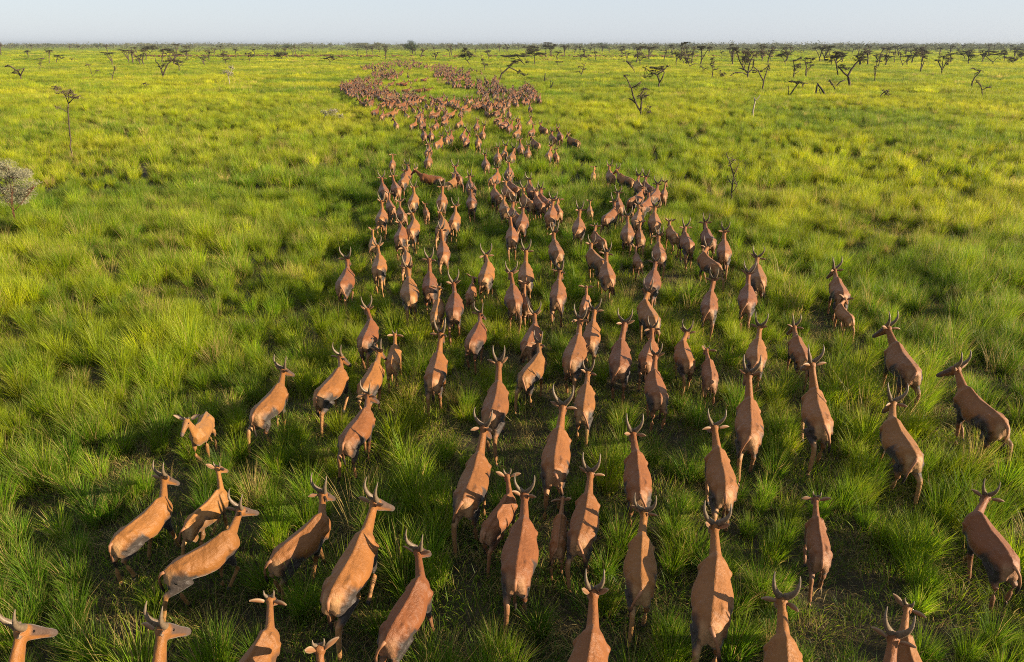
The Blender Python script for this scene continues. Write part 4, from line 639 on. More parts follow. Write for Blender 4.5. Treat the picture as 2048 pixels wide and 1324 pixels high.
def leg(front, side, ph, slim, calf):
    """Joints of one leg at gait phase ph (0..0.62 planted and moving back, then lifted and brought forward)."""
    if front:
        J = [(side * .105, .40, .93), (side * .13, .34, .73), (side * .115, .37, .43), (side * .11, .37, .13), (side * .11, .405, .035)]
        Rr = [.10, .078, .042, .034, .041]
    else:
        J = [(side * .10, -.40, .92), (side * .13, -.27, .73), (side * .118, -.58, .49), (side * .11, -.55, .14), (side * .11, -.515, .035)]
        Rr = [.135, .112, .047, .036, .042]
    J = [tuple(j) for j in J]
    if ph < .62:
        sw = .34 - .80 * ph / .62; bend = 0; bend2 = 0
    else:
        u = (ph - .62) / .38
        sw = -.46 + .80 * u
        bend = math.sin(math.pi * u)
        bend2 = bend
    o = J[0]
    J = [J[0]] + [rotx(j, o, sw) for j in J[1:]]
    if bend:
        if front:
            J[1:] = [rotx(j, J[0], .25 * bend) for j in J[1:]]
            J[3:] = [rotx(j, J[2], -1.05 * bend) for j in J[3:]]
            J[4:] = [rotx(j, J[3], -.5 * bend) for j in J[4:]]
        else:
            J[2:] = [rotx(j, J[1], -.30 * bend) for j in J[2:]]
            J[3:] = [rotx(j, J[2], .55 * bend) for j in J[3:]]
            J[4:] = [rotx(j, J[3], -.7 * bend) for j in J[4:]]
    else:                                  # planted: the hoof reaches the ground
        z0 = J[-1][2] - .035
        a, b = J[2][2], J[-1][2]
        J = J[:2] + [(j[0], j[1], j[2] - z0 * min(1, max(0, (J[1][2] - j[2]) / (J[1][2] - b)))) for j in J[2:]]
    Rr = [r * slim for r in Rr[:2]] + Rr[2:]
    return J, Rr


def vdir(yaw, el):
    return Vector((-math.sin(yaw) * math.cos(el), math.cos(yaw) * math.cos(el), math.sin(el)))


SIZE = {}
CLS = {'A': dict(s=1.0, slim=1.0, legs=1.06, horn=1.0), 'J': dict(s=.86, slim=.84, legs=1.10, horn=.34), 'C': dict(s=.70, slim=.80, legs=1.12, horn=.12)}


def body_parts(cls, ph, rel, el, hy, seed):
    """Tubes of one antelope before they are fused, plus the frames its colours and parts need."""
    q = CLS[cls]; slim = q['slim']; r = random.Random(seed)
    belly = slim * r.uniform(.93, 1.08)
    legs = []
    phs = {(0, -1): ph, (1, -1): (ph + .25) % 1, (0, 1): (ph + .5) % 1, (1, 1): (ph + .75) % 1}
    for (fr, sd), p in phs.items(): legs.append((fr, sd) + leg(fr, sd, p, slim, cls == 'C'))
    parts = []
    T = [(-.68, .94, .78, .050), (-.645, 1.00, .73, .105), (-.57, 1.045, .68, .158), (-.44, 1.08, .655, .200), (-.28, 1.085, .645, .222), (-.08, 1.09, .61, .264),
         (.12, 1.115, .59, .258), (.29, 1.165, .595, .215), (.42, 1.215, .62, .178), (.52, 1.195, .66, .158), (.60, 1.13, .73, .122), (.66, 1.03, .80, .07)]
    parts.append(tube([((0, y, (a + b) / 2), (0, 1, 0), w * belly, (a - b) / 2 * (1 if cls == 'A' else .93), .55) for y, a, b, w in T], 20))
    for s in (-1, 1):                      # hip bones, shoulder blades, buttocks
        parts.append(chain([(s * .10, -.34, 1.0), (s * .145 * slim, -.40, .92), (s * .115 * slim, -.55, .78)], [.05, .078, .09]))
        parts.append(chain([(s * .085 * slim, -.24, 1.02), (s * .120 * slim, -.335, 1.0), (s * .09 * slim, -.46, .985)], [.03, .045, .05]))
        parts.append(chain([(s * .05, .44, 1.13), (s * .13 * slim, .46, .92), (s * .12 * slim, .40, .78)], [.05, .098, .085]))
        parts.append(chain([(s * .055, -.60, .90), (s * .075, -.60, .74), (s * .10 * slim, -.50, .62)], [.075, .085, .08]))
    parts.append(chain([(0, .42, 1.185), (0, .1, 1.09), (0, -.3, 1.07), (0, -.56, 1.02), (0, -.65, .975)], [.03, .026, .028, .032, .03]))
    v = vdir(rel, el)
    N = Vector((0, .52, 1.01))
    nk = slim * .97
    parts.append(tube([((0, .36, .92), (0, 1, .5), .125 * nk, .22, .1), ((0, .47, .985), Vector((0, 1, .5)) + v * .3, .105 * nk, .195, .1), (N + v * .10, v, .083 * nk, .145, .05), (N + v * .28, v, .069 * nk, .108, 0),
                       (N + v * .44, v, .060 * nk, .084, 0), (N + v * .56, v, .058 * nk, .072, 0), (N + v * .63, v, .045, .05, 0)], 14))
    hyaw = rel + hy
    pitch = -(.72 + r.uniform(-.12, .12)) if seed != 144 else -.42
    hd = vdir(hyaw, pitch)
    H0 = N + v * .575
    hs = 1.06 if cls == 'A' else 1.0
    parts.append(tube([(H0 + hd * t * hs, hd, w * hs, h * hs, 0) for t, w, h in ((-.075, .036, .042), (-.04, .064, .064), (0, .072, .082), (.08, .075, .090), (.18, .059, .074), (.29, .046, .056), (.38, .045, .050), (.43, .037, .039), (.455, .018, .02))], 12))
    for fr, sd, J, Rr in legs: parts.append(chain(J, Rr))
    V = []; F = []
    for a, b in parts:
        o = len(V); V += a; F += [tuple(i + o for i in f) for f in b]
    return V, F, dict(legs=legs, H0=H0, hd=hd, hyaw=hyaw, v=v, N=N, cls=cls, s=q['s'] * r.uniform(.97, 1.03) * SIZE.get(seed, 1), sway=r.uniform(-.13, .13), legk=q['legs'], seed=seed)


def seg_dist(P, a, b):
    a = np.array(a); b = np.array(b); d = b - a
    t = np.clip(((P - a) @ d) / (d @ d), 0, 1)
    return np.linalg.norm(P - (a + t[:, None] * d), axis=1), t


def coat(P, info):
    """Coat colours of a topi: chestnut, slaty thighs and upper forelegs, tawny shanks, pale rump, dark face."""
    cls = info['cls']; n = len(P); r = random.Random(info['seed'] + 5)
    k = r.uniform(.88, 1.1) if info['seed'] < 900 or info['seed'] > 911 else r.uniform(.74, 1.08)
    if cls == 'A': base = np.array((.140, .051, .0108)) * k; patchk = 1.0
    elif cls == 'J': base = np.array((.152, .060, .0145)) * k; patchk = .55
    else: base = np.array((.176, .074, .021)) * k; patchk = .12
    C = np.tile(base, (n, 1))
    def blend(w, c):
        w = np.clip(w, 0, 1)[:, None]; C[:] = C * (1 - w) + np.array(c) * w
    x, y, z = P[:, 0], P[:, 1], P[:, 2]
    nz = fbm(y * 7 + 50, z * 7 + x * 5 + 50, info['seed'] % 50) - .5
    body = (y > -.75) & (y < .75) & (z > .5)
    blend(body * np.clip((.66 - z) / .10, 0, 1) * .5, base * 1.25)                      # underside
    spine = np.exp(-(x / .045) ** 2) * (z > .95) * (y < .5) * (y > -.6)
    blend(spine * .28, base * .72)
    rump = np.clip((-.50 - y + nz * .12) / .09, 0, 1) * np.clip((1.02 - z) / .10, 0, 1) * np.clip((.16 - abs(x)) / .05, 0, 1) * (z > .52)
    blend(rump * .8, np.array((.25, .140, .066)) * k)
    dk = np.array((.024, .0185, .016))
    for fr, sd, J, Rr in info['legs']:
        m = np.sign(x) == sd
        if fr:
            d, t = seg_dist(P, J[0], J[1]); w1 = np.clip((t - .35 + nz * .5) / .25, 0, 1) * np.clip((.15 - d) / .03, 0, 1) * (abs(x) > .085)
            d2, t2 = seg_dist(P, J[1], J[2]); w2 = np.clip((.10 - d2) / .02, 0, 1) * np.clip((.86 - t2 + nz * .4) / .2, 0, 1)
        else:
            d, t = seg_dist(P, J[0], J[1]); w1 = np.clip((t - .40 + nz * .5) / .22, 0, 1) * np.clip((.20 - d) / .03, 0, 1) * (abs(x) > .13) * np.clip((y + .62) / .06, 0, 1)
            d2, t2 = seg_dist(P, J[1], J[2]); w2 = np.clip((.17 - d2) / .02, 0, 1) * np.clip((.88 - t2 + nz * .4) / .18, 0, 1) * (abs(x) > .085)
        if fr: w3 = np.clip((1 - np.hypot((y - J[1][1] - .06) / .15, (z - .72) / .20) + nz * .5) / .38, 0, 1) * np.clip((abs(x) - .085) / .04, 0, 1)
        else: w3 = np.clip((1 - np.hypot((y - J[1][1] + .12) / .31, (z - .69) / .29) + nz * .5) / .34, 0, 1) * np.clip((abs(x) - .095) / .04, 0, 1)
        blend(m * np.maximum(np.maximum(w1, w2), w3) * patchk, dk)
        d3, t3 = seg_dist(P, J[2], J[3]); d4, _ = seg_dist(P, J[3], J[4])
        w = m * np.clip((.085 - np.minimum(d3, d4)) / .015, 0, 1) * (z < .62) * np.clip(t3 * 8, 0, 1)
        blend(w, np.array((.19, .090, .032)) * k)
        hoof = np.linalg.norm(P - np.array(J[4]), axis=1)
        blend(m * np.clip((.075 - hoof) / .015, 0, 1), (.016, .014, .012))
    H0 = np.array(info['H0']); hd = np.array(info['hd'])
    t = (P - H0) @ hd; dist = np.linalg.norm(P - H0 - t[:, None] * hd, axis=1)
    up = np.array((0, 0, 1.)) - hd * hd[2]; up /= np.linalg.norm(up)
    top = (P - H0) @ up
    head = (dist < .12) * (t > -.03) * (t < .5)
    blend(head * np.clip((top + .03) / .03, 0, 1) * np.clip((t - .03) / .05, 0, 1) * .85 * max(patchk, .25), (.035, .026, .024))
    blend(head * np.clip((t - .33) / .05, 0, 1) * .8, (.05, .035, .03))
    return np.clip(C, 0, 1)


def fuse(jobs):
    """jobs: list of (V, F, info, voxel). Fuse every body's tubes into one continuous skin; all in one depsgraph pass."""
    tmp = []
    for V, F, info, vox in jobs:
        me = mesh_from('skin', V, F)
        o = obj('skin', me)
        m = o.modifiers.new('r', 'REMESH'); m.mode = 'VOXEL'; m.voxel_size = vox; m.use_smooth_shade = True
        m = o.modifiers.new('s', 'SMOOTH'); m.factor = .5; m.iterations = 6 if vox < .03 else 2
        tmp.append((o, me))
    dg = bpy.context.evaluated_depsgraph_get(); dg.update()
    out = []
    for (o, me), (V, F, info, vox) in zip(tmp, jobs):
        b = bpy.data.meshes.new_from_object(o.evaluated_get(dg))
        b.materials.clear(); b.materials.append(M_COAT); b.name = 'antelope_body'
        P = np.empty(len(b.vertices) * 3, np.float32); b.vertices.foreach_get('co', P); P = P.reshape(-1, 3)
        set_color(b, 'coat', coat(P.astype(float), info))
        s, lk = info['s'], info['legk']
        Q = P.copy(); zz = Q[:, 2]
        Q[:, 2] = np.where(zz < .6, zz * lk, zz + .6 * (lk - 1))
        Q[:, 0] += info['sway'] * np.minimum(Q[:, 1], 0) ** 2 * np.clip(zz / .5, 0, 1)
        Q[:, 1] *= .94
        Q *= s
        b.vertices.foreach_set('co', Q.astype(np.float32).ravel())
        b.polygons.foreach_set('use_smooth', [True] * len(b.polygons)); b.update()
        out.append(b)
    for o, me in tmp:
        bpy.data.objects.remove(o); bpy.data.meshes.remove(me)
    return out


def horn_mesh(side, k, lyre):
    """Ringed S-curved horn rising from the poll, drawn in an upright frame (forward +Y)."""
    n = 30; sts = []
    pts = []
    for i in range(n + 1):
        t = i / n
        pts.append(Vector((side * k * (.088 * lyre * math.sin(t * 2.0) + .022 * lyre * t), k * (-.10 * math.sin(t * 2.6) + .03 * t), k * (.01 + .37 * t))))
    for i, p in enumerate(pts):
        t = i / n
        d = (pts[min(i + 1, n)] - pts[max(i - 1, 0)])
        rr = (.037 * (1 - t) ** .8 + .005) * min(1.0, k + .35)
        if t < .72: rr *= 1 + .13 * (1 if i % 2 else -1)
        sts.append((p, d, rr, rr, 0))
    V, F = tube(sts, 10)
    return mesh_from('horn', V, F, M_HORN)


def ear_mesh(side, k):
    V = []; F = []; col = []
    nu, nv = 9, 5
    for layer in (0, 1):
        for i in range(nu):
            t = i / (nu - 1)
            w = .036 * math.sin(math.pi * min(1, .12 + t * .88)) ** .8 + .003
            for j in range(nv):
                u = (j / (nv - 1) - .5) * 2
                cup = .030 * (1 - u * u) * (1 - t * .5)
                thick = -.006 if layer else 0
                V.append(Vector((side * (.02 + .20 * t) * k, (cup * -1 + thick) * k, (u * w + .055 * t - .03 * t * t) * k)))
                edge = abs(u) > .8 or t > .93
                if layer: col.append((.17, .080, .034) if not edge else (.28, .20, .12))
                else: col.append((.27, .20, .14) if not edge else (.16, .09, .05))
        o = layer * nu * nv
        for i in range(nu - 1):
            for j in range(nv - 1):
                f = (o + i * nv + j, o + (i + 1) * nv + j, o + (i + 1) * nv + j + 1, o + i * nv + j + 1)
                F.append(f if layer else f[::-1])
    me = mesh_from('ear', V, F, M_EAR)
    set_color(me, 'coat', np.array(col))
    return me


def tail_mesh(k, swing, seed):
    r = random.Random(seed)
    pts = [Vector((0, -.645, .975)), Vector((swing * .03, -.70, .95)), Vector((swing * .08, -.725, .86)), Vector((swing * .12, -.73, .74)), Vector((swing * .14, -.715, .62)), Vector((swing * .15, -.69, .50)), Vector((swing * .15, -.68, .44))]
    rad = [.030, .027, .021, .020, .026, .020, .005]
    sts = [(p, (pts[min(i + 1, 6)] - pts[max(i - 1, 0)]) + Vector((0, .02, 0)), rad[i], rad[i], 0) for i, p in enumerate(pts)]
    V, F = tube(sts, 8)
    V = [v * k for v in V]
    me = mesh_from('tail', V, F, M_TAIL)
    c = np.array([(.24, .11, .05) if v.z / k > .70 else (.020, .016, .014) for v in V])
    set_color(me, 'coat', c)
    return me


HORNS = {(s, c, l): horn_mesh(s, kk, lv) for s in (-1, 1) for c, kk in (('A', 1.0), ('J', .36), ('C', .13)) for l, lv in ((0, .8), (1, 1.05), (2, 1.3))}
EARS = {(s, c): ear_mesh(s, kk) for s in (-1, 1) for c, kk in (('A', 1.0), ('J', .98), ('C', .95))}
TAILS = {(c, w): tail_mesh(1, w, 3) for c in 'AJC' for w in (-1, 0, 1)}
eyeV, eyeF = tube([((0, -.016, 0), (0, 1, 0), .004, .004, 0), ((0, -.012, 0), (0, 1, 0), .012, .012, 0), ((0, 0, 0), (0, 1, 0), .017, .017, 0), ((0, .012, 0), (0, 1, 0), .012, .012, 0), ((0, .016, 0), (0, 1, 0), .004, .004, 0)], 10)
EYE = mesh_from('eye', eyeV, eyeF, M_EYE)


def part_frames(info, rr):
    """Where horns, ears, tail and eyes sit on a finished body: list of (name, mesh, matrix)."""
    cls, s, lk = info['cls'], info['s'], info['legk']
    lift = Vector((0, 0, .6 * (lk - 1)))
    H0, hd, hyaw = info['H0'] * 1.0, info['hd'], info['hyaw']
    H0.y *= .94
    Rz = Matrix.Rotation(hyaw, 4, 'Z')
    out = []
    ly = rr.choice((0, 1, 1, 2)); hk = rr.uniform(.88, 1.08)
    upv = (Vector((0, 0, 1)) - hd * hd.z).normalized()
    poll = H0 - hd * .02 + upv * .05
    tilt = Matrix.Rotation(rr.uniform(-.08, .16), 4, 'X')
    for sd in (-1, 1):
        off = Rz.to_3x3() @ Vector((sd * .034, 0, 0))
        out.append(('horn', HORNS[(sd, cls, ly)], Matrix.Translation((poll + off + lift) * s) @ Rz @ tilt @ Matrix.Scale(s * hk, 4)))
    for sd in (-1, 1):
        off = Rz.to_3x3() @ Vector((sd * .058, -.035, -.035))
        if info['seed'] == 144: e = Euler((.2, -sd * .35, 0))
        else: e = Euler((rr.uniform(-.5, .3), sd * rr.uniform(-.75, .20), sd * rr.uniform(-.95, .15)))
        out.append(('ear', EARS[(sd, cls)], Matrix.Translation((poll + off + lift) * s) @ Rz @ e.to_matrix().to_4x4() @ Matrix.Scale(s * ({'A': .90, 'J': 1.12, 'C': 1.3}[cls]), 4)))
    out.append(('tail', TAILS[(cls, rr.choice((-1, 0, 0, 1)))], Matrix.Translation((lift + Vector((info['sway'] * .42, .038, 0))) * s) @ Matrix.Scale(s, 4)))
    side = hd.cross(upv).normalized()
    for sd in (-1, 1):
        p = H0 + hd * .085 + side * sd * .064 + upv * .028
        out.append(('eye', EYE, Matrix.Translation((p + lift) * s) @ Matrix.Scale(s, 4)))
    return out


def merge_parts(body, frames):
    """Body, horns, ears and tail in one mesh, for animals too small in the picture to show parts."""
    import bmesh
    bm = bmesh.new(); bm.from_mesh(body)
    me = bpy.data.meshes.new('antelope_far')
    mats = [M_COAT, M_HORN, M_EAR, M_TAIL]
    idx = {'horn': 1, 'ear': 2, 'tail': 3}
    for n, m, mx in frames:
        if n == 'eye': continue
        c = m.copy(); c.transform(mx); k0 = len(bm.faces)
        bm.from_mesh(c); bm.faces.ensure_lookup_table()
        for f in bm.faces[k0:]: f.material_index = idx[n]
        bpy.data.meshes.remove(c)
    bm.to_mesh(me); bm.free()
    for m in mats: me.materials.append(m)
    return me


herd = []
for ln in HERD.strip().splitlines():
    a = ln.split('|')
    herd.append(dict(id=int(a[0]), c=a[1], x=float(a[2]), y=float(a[3]), yaw=R(float(a[4])), rel=R(float(a[5])), el=R(max(16.0, float(a[6]))), hy=R(float(a[7])), label=a[9], k=float(a[8])))
    if a[0] == '11': herd[-1].update(rel=R(-10), el=R(62), hy=R(4))
    SIZE[int(a[0]) * 13 + 1] = float(a[8])
PHASE = {5: .30, 6: .05, 7: .85, 9: .12, 10: .35, 12: .62, 141: .1, 144: .55, 151: .6, 152: .62, 142: .58, 154: .5, 161: .58, 164: .15, 166: .55, 165: .3, 153: .6, 139: .5, 145: .4, 147: .55}
jobs = []
for h in herd:
    ph = PHASE.get(h['id'], rnd.random())
    vox = .0165 if h['y'] < 15 else (.021 if h['y'] < 27 else .030)
    V, F, info = body_parts(h['c'], ph, h['rel'], h['el'], h['hy'], h['id'] * 13 + 1)
    jobs.append((V, F, info, vox))
far_specs = []
for k in range(12):
    c = 'A' if k < 10 else 'J'
    V, F, info = body_parts(c, k / 10 % 1, R(rnd.uniform(-18, 18)), R(rnd.uniform(24, 48)), R(rnd.uniform(-20, 20)), 900 + k)
    jobs.append((V, F, info, .036)); far_specs.append(info)
bodies = fuse(jobs)
GROUP_NEAR = 'antelopes walking away in the herd'
for h, b, job in zip(herd, bodies, jobs):
    info = job[2]; rr = random.Random(h['id'])
    fr = part_frames(info, rr)
    single = h['y'] > 40
    o = obj('antelope', merge_parts(b, fr) if single else b)
    o.location = (h['x'], h['y'], 0); o.rotation_euler = (0, 0, h['yaw'])
    tag(o, h['label'], 'antelope', GROUP_NEAR)
    if single: continue
    for n, m, mx in fr:
        if n == 'eye' and h['y'] > 18: continue
        if n == 'horn' and h['c'] == 'C' and h['y'] > 16: continue
        p = obj(n, m, o); p.matrix_local = mx

# the far herd: the nearer ones stand as single antelopes, the rest of the crowd is one mass
far_mesh = [merge_parts(b, part_frames(i, random.Random(40 + k))) for k, (b, i) in enumerate(zip(bodies[len(herd):], far_specs))]
far_pos = [tuple(float(v) for v in t.split(',')) for t in FAR.split(';')]
N_SINGLE = 300 - len(herd)
crowd = []
for k, (x, y, yw, c) in enumerate(far_pos):
    m = far_mesh[rnd.randrange(10)] if c == 0 else far_mesh[10 + rnd.randrange(2)]
    if k < N_SINGLE:
        o = obj('antelope', m); o.location = (x, y, 0); o.rotation_euler = (0, 0, R(yw)); q = rnd.uniform(.93, 1.06); o.scale = (q, q, q)
        west = x < -3.5
        if y < 75: lab, g = 'antelope at the near rim of the dense far herd, small and seen from behind', 'antelopes at the near rim of the far herd'
        elif west: lab, g = 'antelope packed in the western curve of the ring-shaped far herd', 'antelopes in the western curve of the far herd'
        else: lab, g = 'antelope packed in the eastern curve of the ring-shaped far herd', 'antelopes in the eastern curve of the far herd'
        tag(o, lab, 'antelope', g)
    else:
        crowd.append((m, x, y, R(yw), rnd.uniform(.93, 1.06)))


def join_copies(name, items):
    """One mesh holding transformed copies of the given meshes (colours kept)."""
    cache = {}
    VV = []; LL = []; ST = []; TT = []; CC = []; MI = []; vo = lo = 0
    mats = None
    for m, x, y, yw, s in items:
        if m.name not in cache:
            P = np.empty(len(m.vertices) * 3, np.float32); m.vertices.foreach_get('co', P)
            L = np.empty(len(m.loops), np.int32); m.loops.foreach_get('vertex_index', L)
            st = np.empty(len(m.polygons), np.int32); m.polygons.foreach_get('loop_start', st)
            tt = np.empty(len(m.polygons), np.int32); m.polygons.foreach_get('loop_total', tt)
            mi = np.empty(len(m.polygons), np.int32); m.polygons.foreach_get('material_index', mi)
            c = np.empty(len(m.vertices) * 4, np.float32); m.attributes['coat'].data.foreach_get('color', c)
            cache[m.name] = (P.reshape(-1, 3), L, st, tt, c.reshape(-1, 4), mi); mats = list(m.materials)
        P, L, st, tt, c, mi = cache[m.name]
        ca, sa = math.cos(yw) * s, math.sin(yw) * s
        Q = np.stack([P[:, 0] * ca - P[:, 1] * sa + x, P[:, 0] * sa + P[:, 1] * ca + y, P[:, 2] * s], 1)
        cc = c.copy(); cc[:, :3] *= rng.uniform(.65, 1.05)
        VV.append(Q); LL.append(L + vo); ST.append(st + lo); TT.append(tt); CC.append(cc); MI.append(mi)
        vo += len(P); lo += len(L)
    me = np_mesh(name, np.concatenate(VV), np.concatenate(LL), np.concatenate(ST), np.concatenate(TT), None, True)
    for m in mats: me.materials.append(m)
    me.polygons.foreach_set('material_index', np.concatenate(MI))
    set_color(me, 'coat', np.concatenate(CC))
    return me


tag(obj('antelope_crowd', join_copies('antelope_crowd', crowd)), 'tight crowd of chestnut antelopes at the far end of the herd', 'antelope herd', kind='stuff')
line = [tuple(float(v) for v in t.split(',')) for t in FILE_LINE.split(';')]
items = [(far_mesh[rnd.randrange(10)], x, y, R(rnd.choice((70, 90, 100, -80)) + rnd.uniform(-25, 25)), 1.0) for x, y in line]
tag(obj('antelope_file', join_copies('antelope_file', items)), 'long thin file of reddish antelopes crossing the plain before the trees', 'antelope herd', kind='stuff')

# ------------------------------------------------------------------ trees
def limb_tube(pts, n=7):
    """pts: (Vector, radius) along a limb; adds slight crookedness."""
    sts = []
    for i, (p, r) in enumerate(pts):
        d = pts[min(i + 1, len(pts) - 1)][0] - pts[max(i - 1, 0)][0]
        if abs(d.normalized().z) > .98: d = d + Vector((0, .2 * d.length, 0))
        sts.append((p, d, r, r, 0))
    return tube(sts, n)


def smooth_limb(pts, rr, rough=.03):
    out = []
    for i in range(len(pts) - 1):
        a, ra = pts[i]; b, rb = pts[i + 1]
        L = (b - a).length
        k = max(2, min(6, int(L / .35)))
        for j in range(k):
            t = j / k
            p = a.lerp(b, t)
            if j: p = p + Vector((rr.uniform(-1, 1), rr.uniform(-1, 1), rr.uniform(-.5, .5))) * L * rough
            out.append((p, ra + (rb - ra) * t))
    out.append(pts[-1])
    return out


def sprigs(cent, rx, ry, rz, n, size, rr, flat=.5):
    """Leaf-and-twig slivers filling a flattened clump: small triangles and slim quads."""
    V = []; F = []
    for _ in range(n):
        while True:
            a, b, c = rr.uniform(-1, 1), rr.uniform(-1, 1), rr.uniform(-1, 1)
            if a * a + b * b + c * c < 1: break
        p = Vector((cent[0] + a * rx, cent[1] + b * ry, cent[2] + c * rz))
        az = rr.uniform(0, 6.283); e = rr.gauss(0, flat)
        d = Vector((math.cos(az) * math.cos(e), math.sin(az) * math.cos(e), math.sin(e)))
        L = size * rr.uniform(.5, 1.4)
        w = L * rr.uniform(.07, .22)
        sd = d.cross(Vector((rr.gauss(0, 1), rr.gauss(0, 1), rr.gauss(0, 1)))).normalized() * w
        o = len(V)
        if rr.random() < .5:
            V += [p - d * L * .5, p + sd * .6, p + d * L * .5, p - sd * .6]; F.append((o, o + 1, o + 2, o + 3))
        else:
            V += [p - sd * .5 - d * L * .4, p + sd * .5 - d * L * .3, p + d * L * .6]; F.append((o, o + 1, o + 2))
    return V, F


def add(VF, vf):
    o = len(VF[0]); VF[0].extend(vf[0]); VF[1].extend(tuple(i + o for i in f) for f in vf[1])


def build_tree(kind, limbs, pads, dist, seed):
    """limbs and pads in the tree's own frame (x across, z up); returns trunk mesh and crown mesh (or None)."""
    rr = random.Random(seed)
    tk = min(1.9, max(.85, dist / 75))
    T = ([], []); Cr = ([], [])
    dep = {}
    tips = []
    for li, lm in enumerate(limbs):
        pts = []
        yo = rr.uniform(-.28, .28) if li else 0
        x0, z0 = lm[0][0], lm[0][1]
        y0 = dep.get((round(x0, 1), round(z0, 1)), 0)
        run = 0
        for j, (x, z, r) in enumerate(lm):
            if j: run += math.hypot(x - lm[j - 1][0], z - lm[j - 1][1])
            y = y0 + yo * run
            dep[(round(x, 1), round(z, 1))] = y
            pts.append((Vector((x, y, z if not (li == 0 and j == 0) else -.05)), r * .01 * tk))
        sm = smooth_limb(pts, rr)
        add(T, limb_tube(sm))
        tips.append(pts[-1][0])
        if kind in ('bare', 'fork', 'fan', 'slender', 'fallen', 'pale', 'umbrella'):   # spiny side twigs
            for p, r in sm[len(sm) // 3:]:
                for _ in range(2):
                    if rr.random() < .85:
                        az = rr.uniform(0, 6.283); L = rr.uniform(.15, .65) * (1 if dist > 60 else .55)
                        q = p + Vector((math.cos(az), math.sin(az), rr.uniform(-.1, .7))) * L
                        add(T, limb_tube([(p, max(.006, r * .35)), (p.lerp(q, .5) + Vector((0, 0, .02)), .006 * tk), (q, .003 * tk)], 4))
    pm = []
    for (x, z, rx, rz) in pads:
        near = min(tips + [Vector((l[-1][0], 0, l[-1][1])) for l in limbs], key=lambda t: (t.x - x) ** 2 + (t.z - z) ** 2)
        y = near.y + rr.uniform(-.15, .15) * rx
        c = Vector((x, y, z))
        ry = rx * rr.uniform(.7, 1.0)
        vol = rx * ry
        sz = (.16 + .0011 * min(dist, 160)) * (.42 if kind == 'pale' and dist < 60 else 1)
        dens = {'bare': 14, 'pale': 380, 'fan': 240, 'slender': 240, 'fork': 220, 'umbrella': 330, 'fallen': 240, 'burnt': 30}.get(kind, 50)
        n = int(min(2600, max(40, dens * vol * 1.0 / (sz * sz * 10) * (.6 + rz))))
        # several overlapping sub-clumps leave gaps between them
        k = max(4, int(4 + rx * 3.2))
        for _ in range(k):
            a = rr.uniform(0, 6.283); q = math.sqrt(rr.random()) * .8
            cc = Vector((c.x + math.cos(a) * q * rx, c.y + math.sin(a) * q * ry, c.z + rr.uniform(-.55, .6) * rz))
            f = rr.uniform(.20, .42) if kind != 'pale' else rr.uniform(.4, .7)
            add(Cr, sprigs(cc, rx * f, ry * f, rz * f * 1.1, int(n / k * rr.uniform(.5, 1.5)), sz, rr, .35 if kind in ('umbrella', 'fork', 'slender') else .9))
            b0 = near
            mid = b0.lerp(cc, .55) + Vector((rr.uniform(-.1, .1), rr.uniform(-.1, .1), rr.uniform(-.12, .05))) * rx
            add(T, limb_tube([(b0, .022 * tk), (mid, .014 * tk), (cc, .006 * tk)], 5))
    barks = {'pale': M_PALEBARK, 'burnt': M_CHAR, 'post': M_CHAR, 'stump': M_PALEBARK}
    bark = M_REDBARK if seed == 901 else barks.get(kind, M_BARK)
    leaf = {'pale': M_PALE, 'umbrella': M_TWIGGREEN}.get(kind, M_TWIG)
    tm = mesh_from('trunk', T[0], T[1], bark)
    cm = mesh_from('crown', Cr[0], Cr[1], leaf, False) if Cr[0] else None
    return tm, cm


NAMES = {'slender': 'thorn_tree', 'fork': 'thorn_tree', 'fan': 'thorn_tree', 'umbrella': 'acacia_tree', 'pale': 'pale_shrub', 'bare': 'bare_sapling', 'stump': 'dead_tree', 'post': 'tree_stump', 'burnt': 'charred_tree', 'fallen': 'fallen_tree'}
for k, ln in enumerate(TREES.strip().splitlines()):
    kind, lab, x, y, limbs, pads = ln.split('|')
    x, y = float(x), float(y)
    L = [[tuple(float(v) for v in p.split(',')) for p in l.split()] for l in limbs.split(';')]
    Pd = [tuple(float(v) for v in p.split(',')) for p in pads.split(';')] if pads else []
    tm, cm = build_tree(kind, L, Pd, y, 900 + k)
    cat = 'bush' if kind == 'pale' else ('dead wood' if kind in ('fallen', 'stump', 'post', 'burnt') else 'tree')
    if cm is None:
        o = obj(NAMES[kind], tm)
    else:
        o = bpy.data.objects.new(NAMES[kind], None); COL.objects.link(o)
        obj('trunk', tm, o); obj('crown', cm, o)
    o.location = (x, y, 0)
    tag(o, lab, cat)


def gen_acacia(seed):
    """A wild-form flat-topped acacia about 5 m tall as limbs and pads."""
    rr = random.Random(seed); h = rr.uniform(3.6, 5.6); fk = h * rr.uniform(.28, .5); lean = rr.uniform(-.5, .5)
    limbs = [[(0, 0, 11), (lean * .5, fk * .6, 10), (lean, fk, 9)]]; pads = []
    for i in range(rr.randint(2, 4)):
        sx = rr.uniform(-1, 1) * h * .5
        e = (lean + sx, h * rr.uniform(.78, 1.0))
        limbs.append([(lean, fk, 7), (lean + sx * .45, fk + (e[1] - fk) * .55, 6), (e[0], e[1], 3)])
        pads.append((e[0], e[1], rr.uniform(.7, 1.7), rr.uniform(.18, .42)))
        if rr.random() < .6: pads.append((e[0] * .6, e[1] * .86, rr.uniform(.5, 1.0), rr.uniform(.15, .3)))
    pads.append((lean, h * .92, rr.uniform(.8, 1.7), .3))
    return limbs, pads


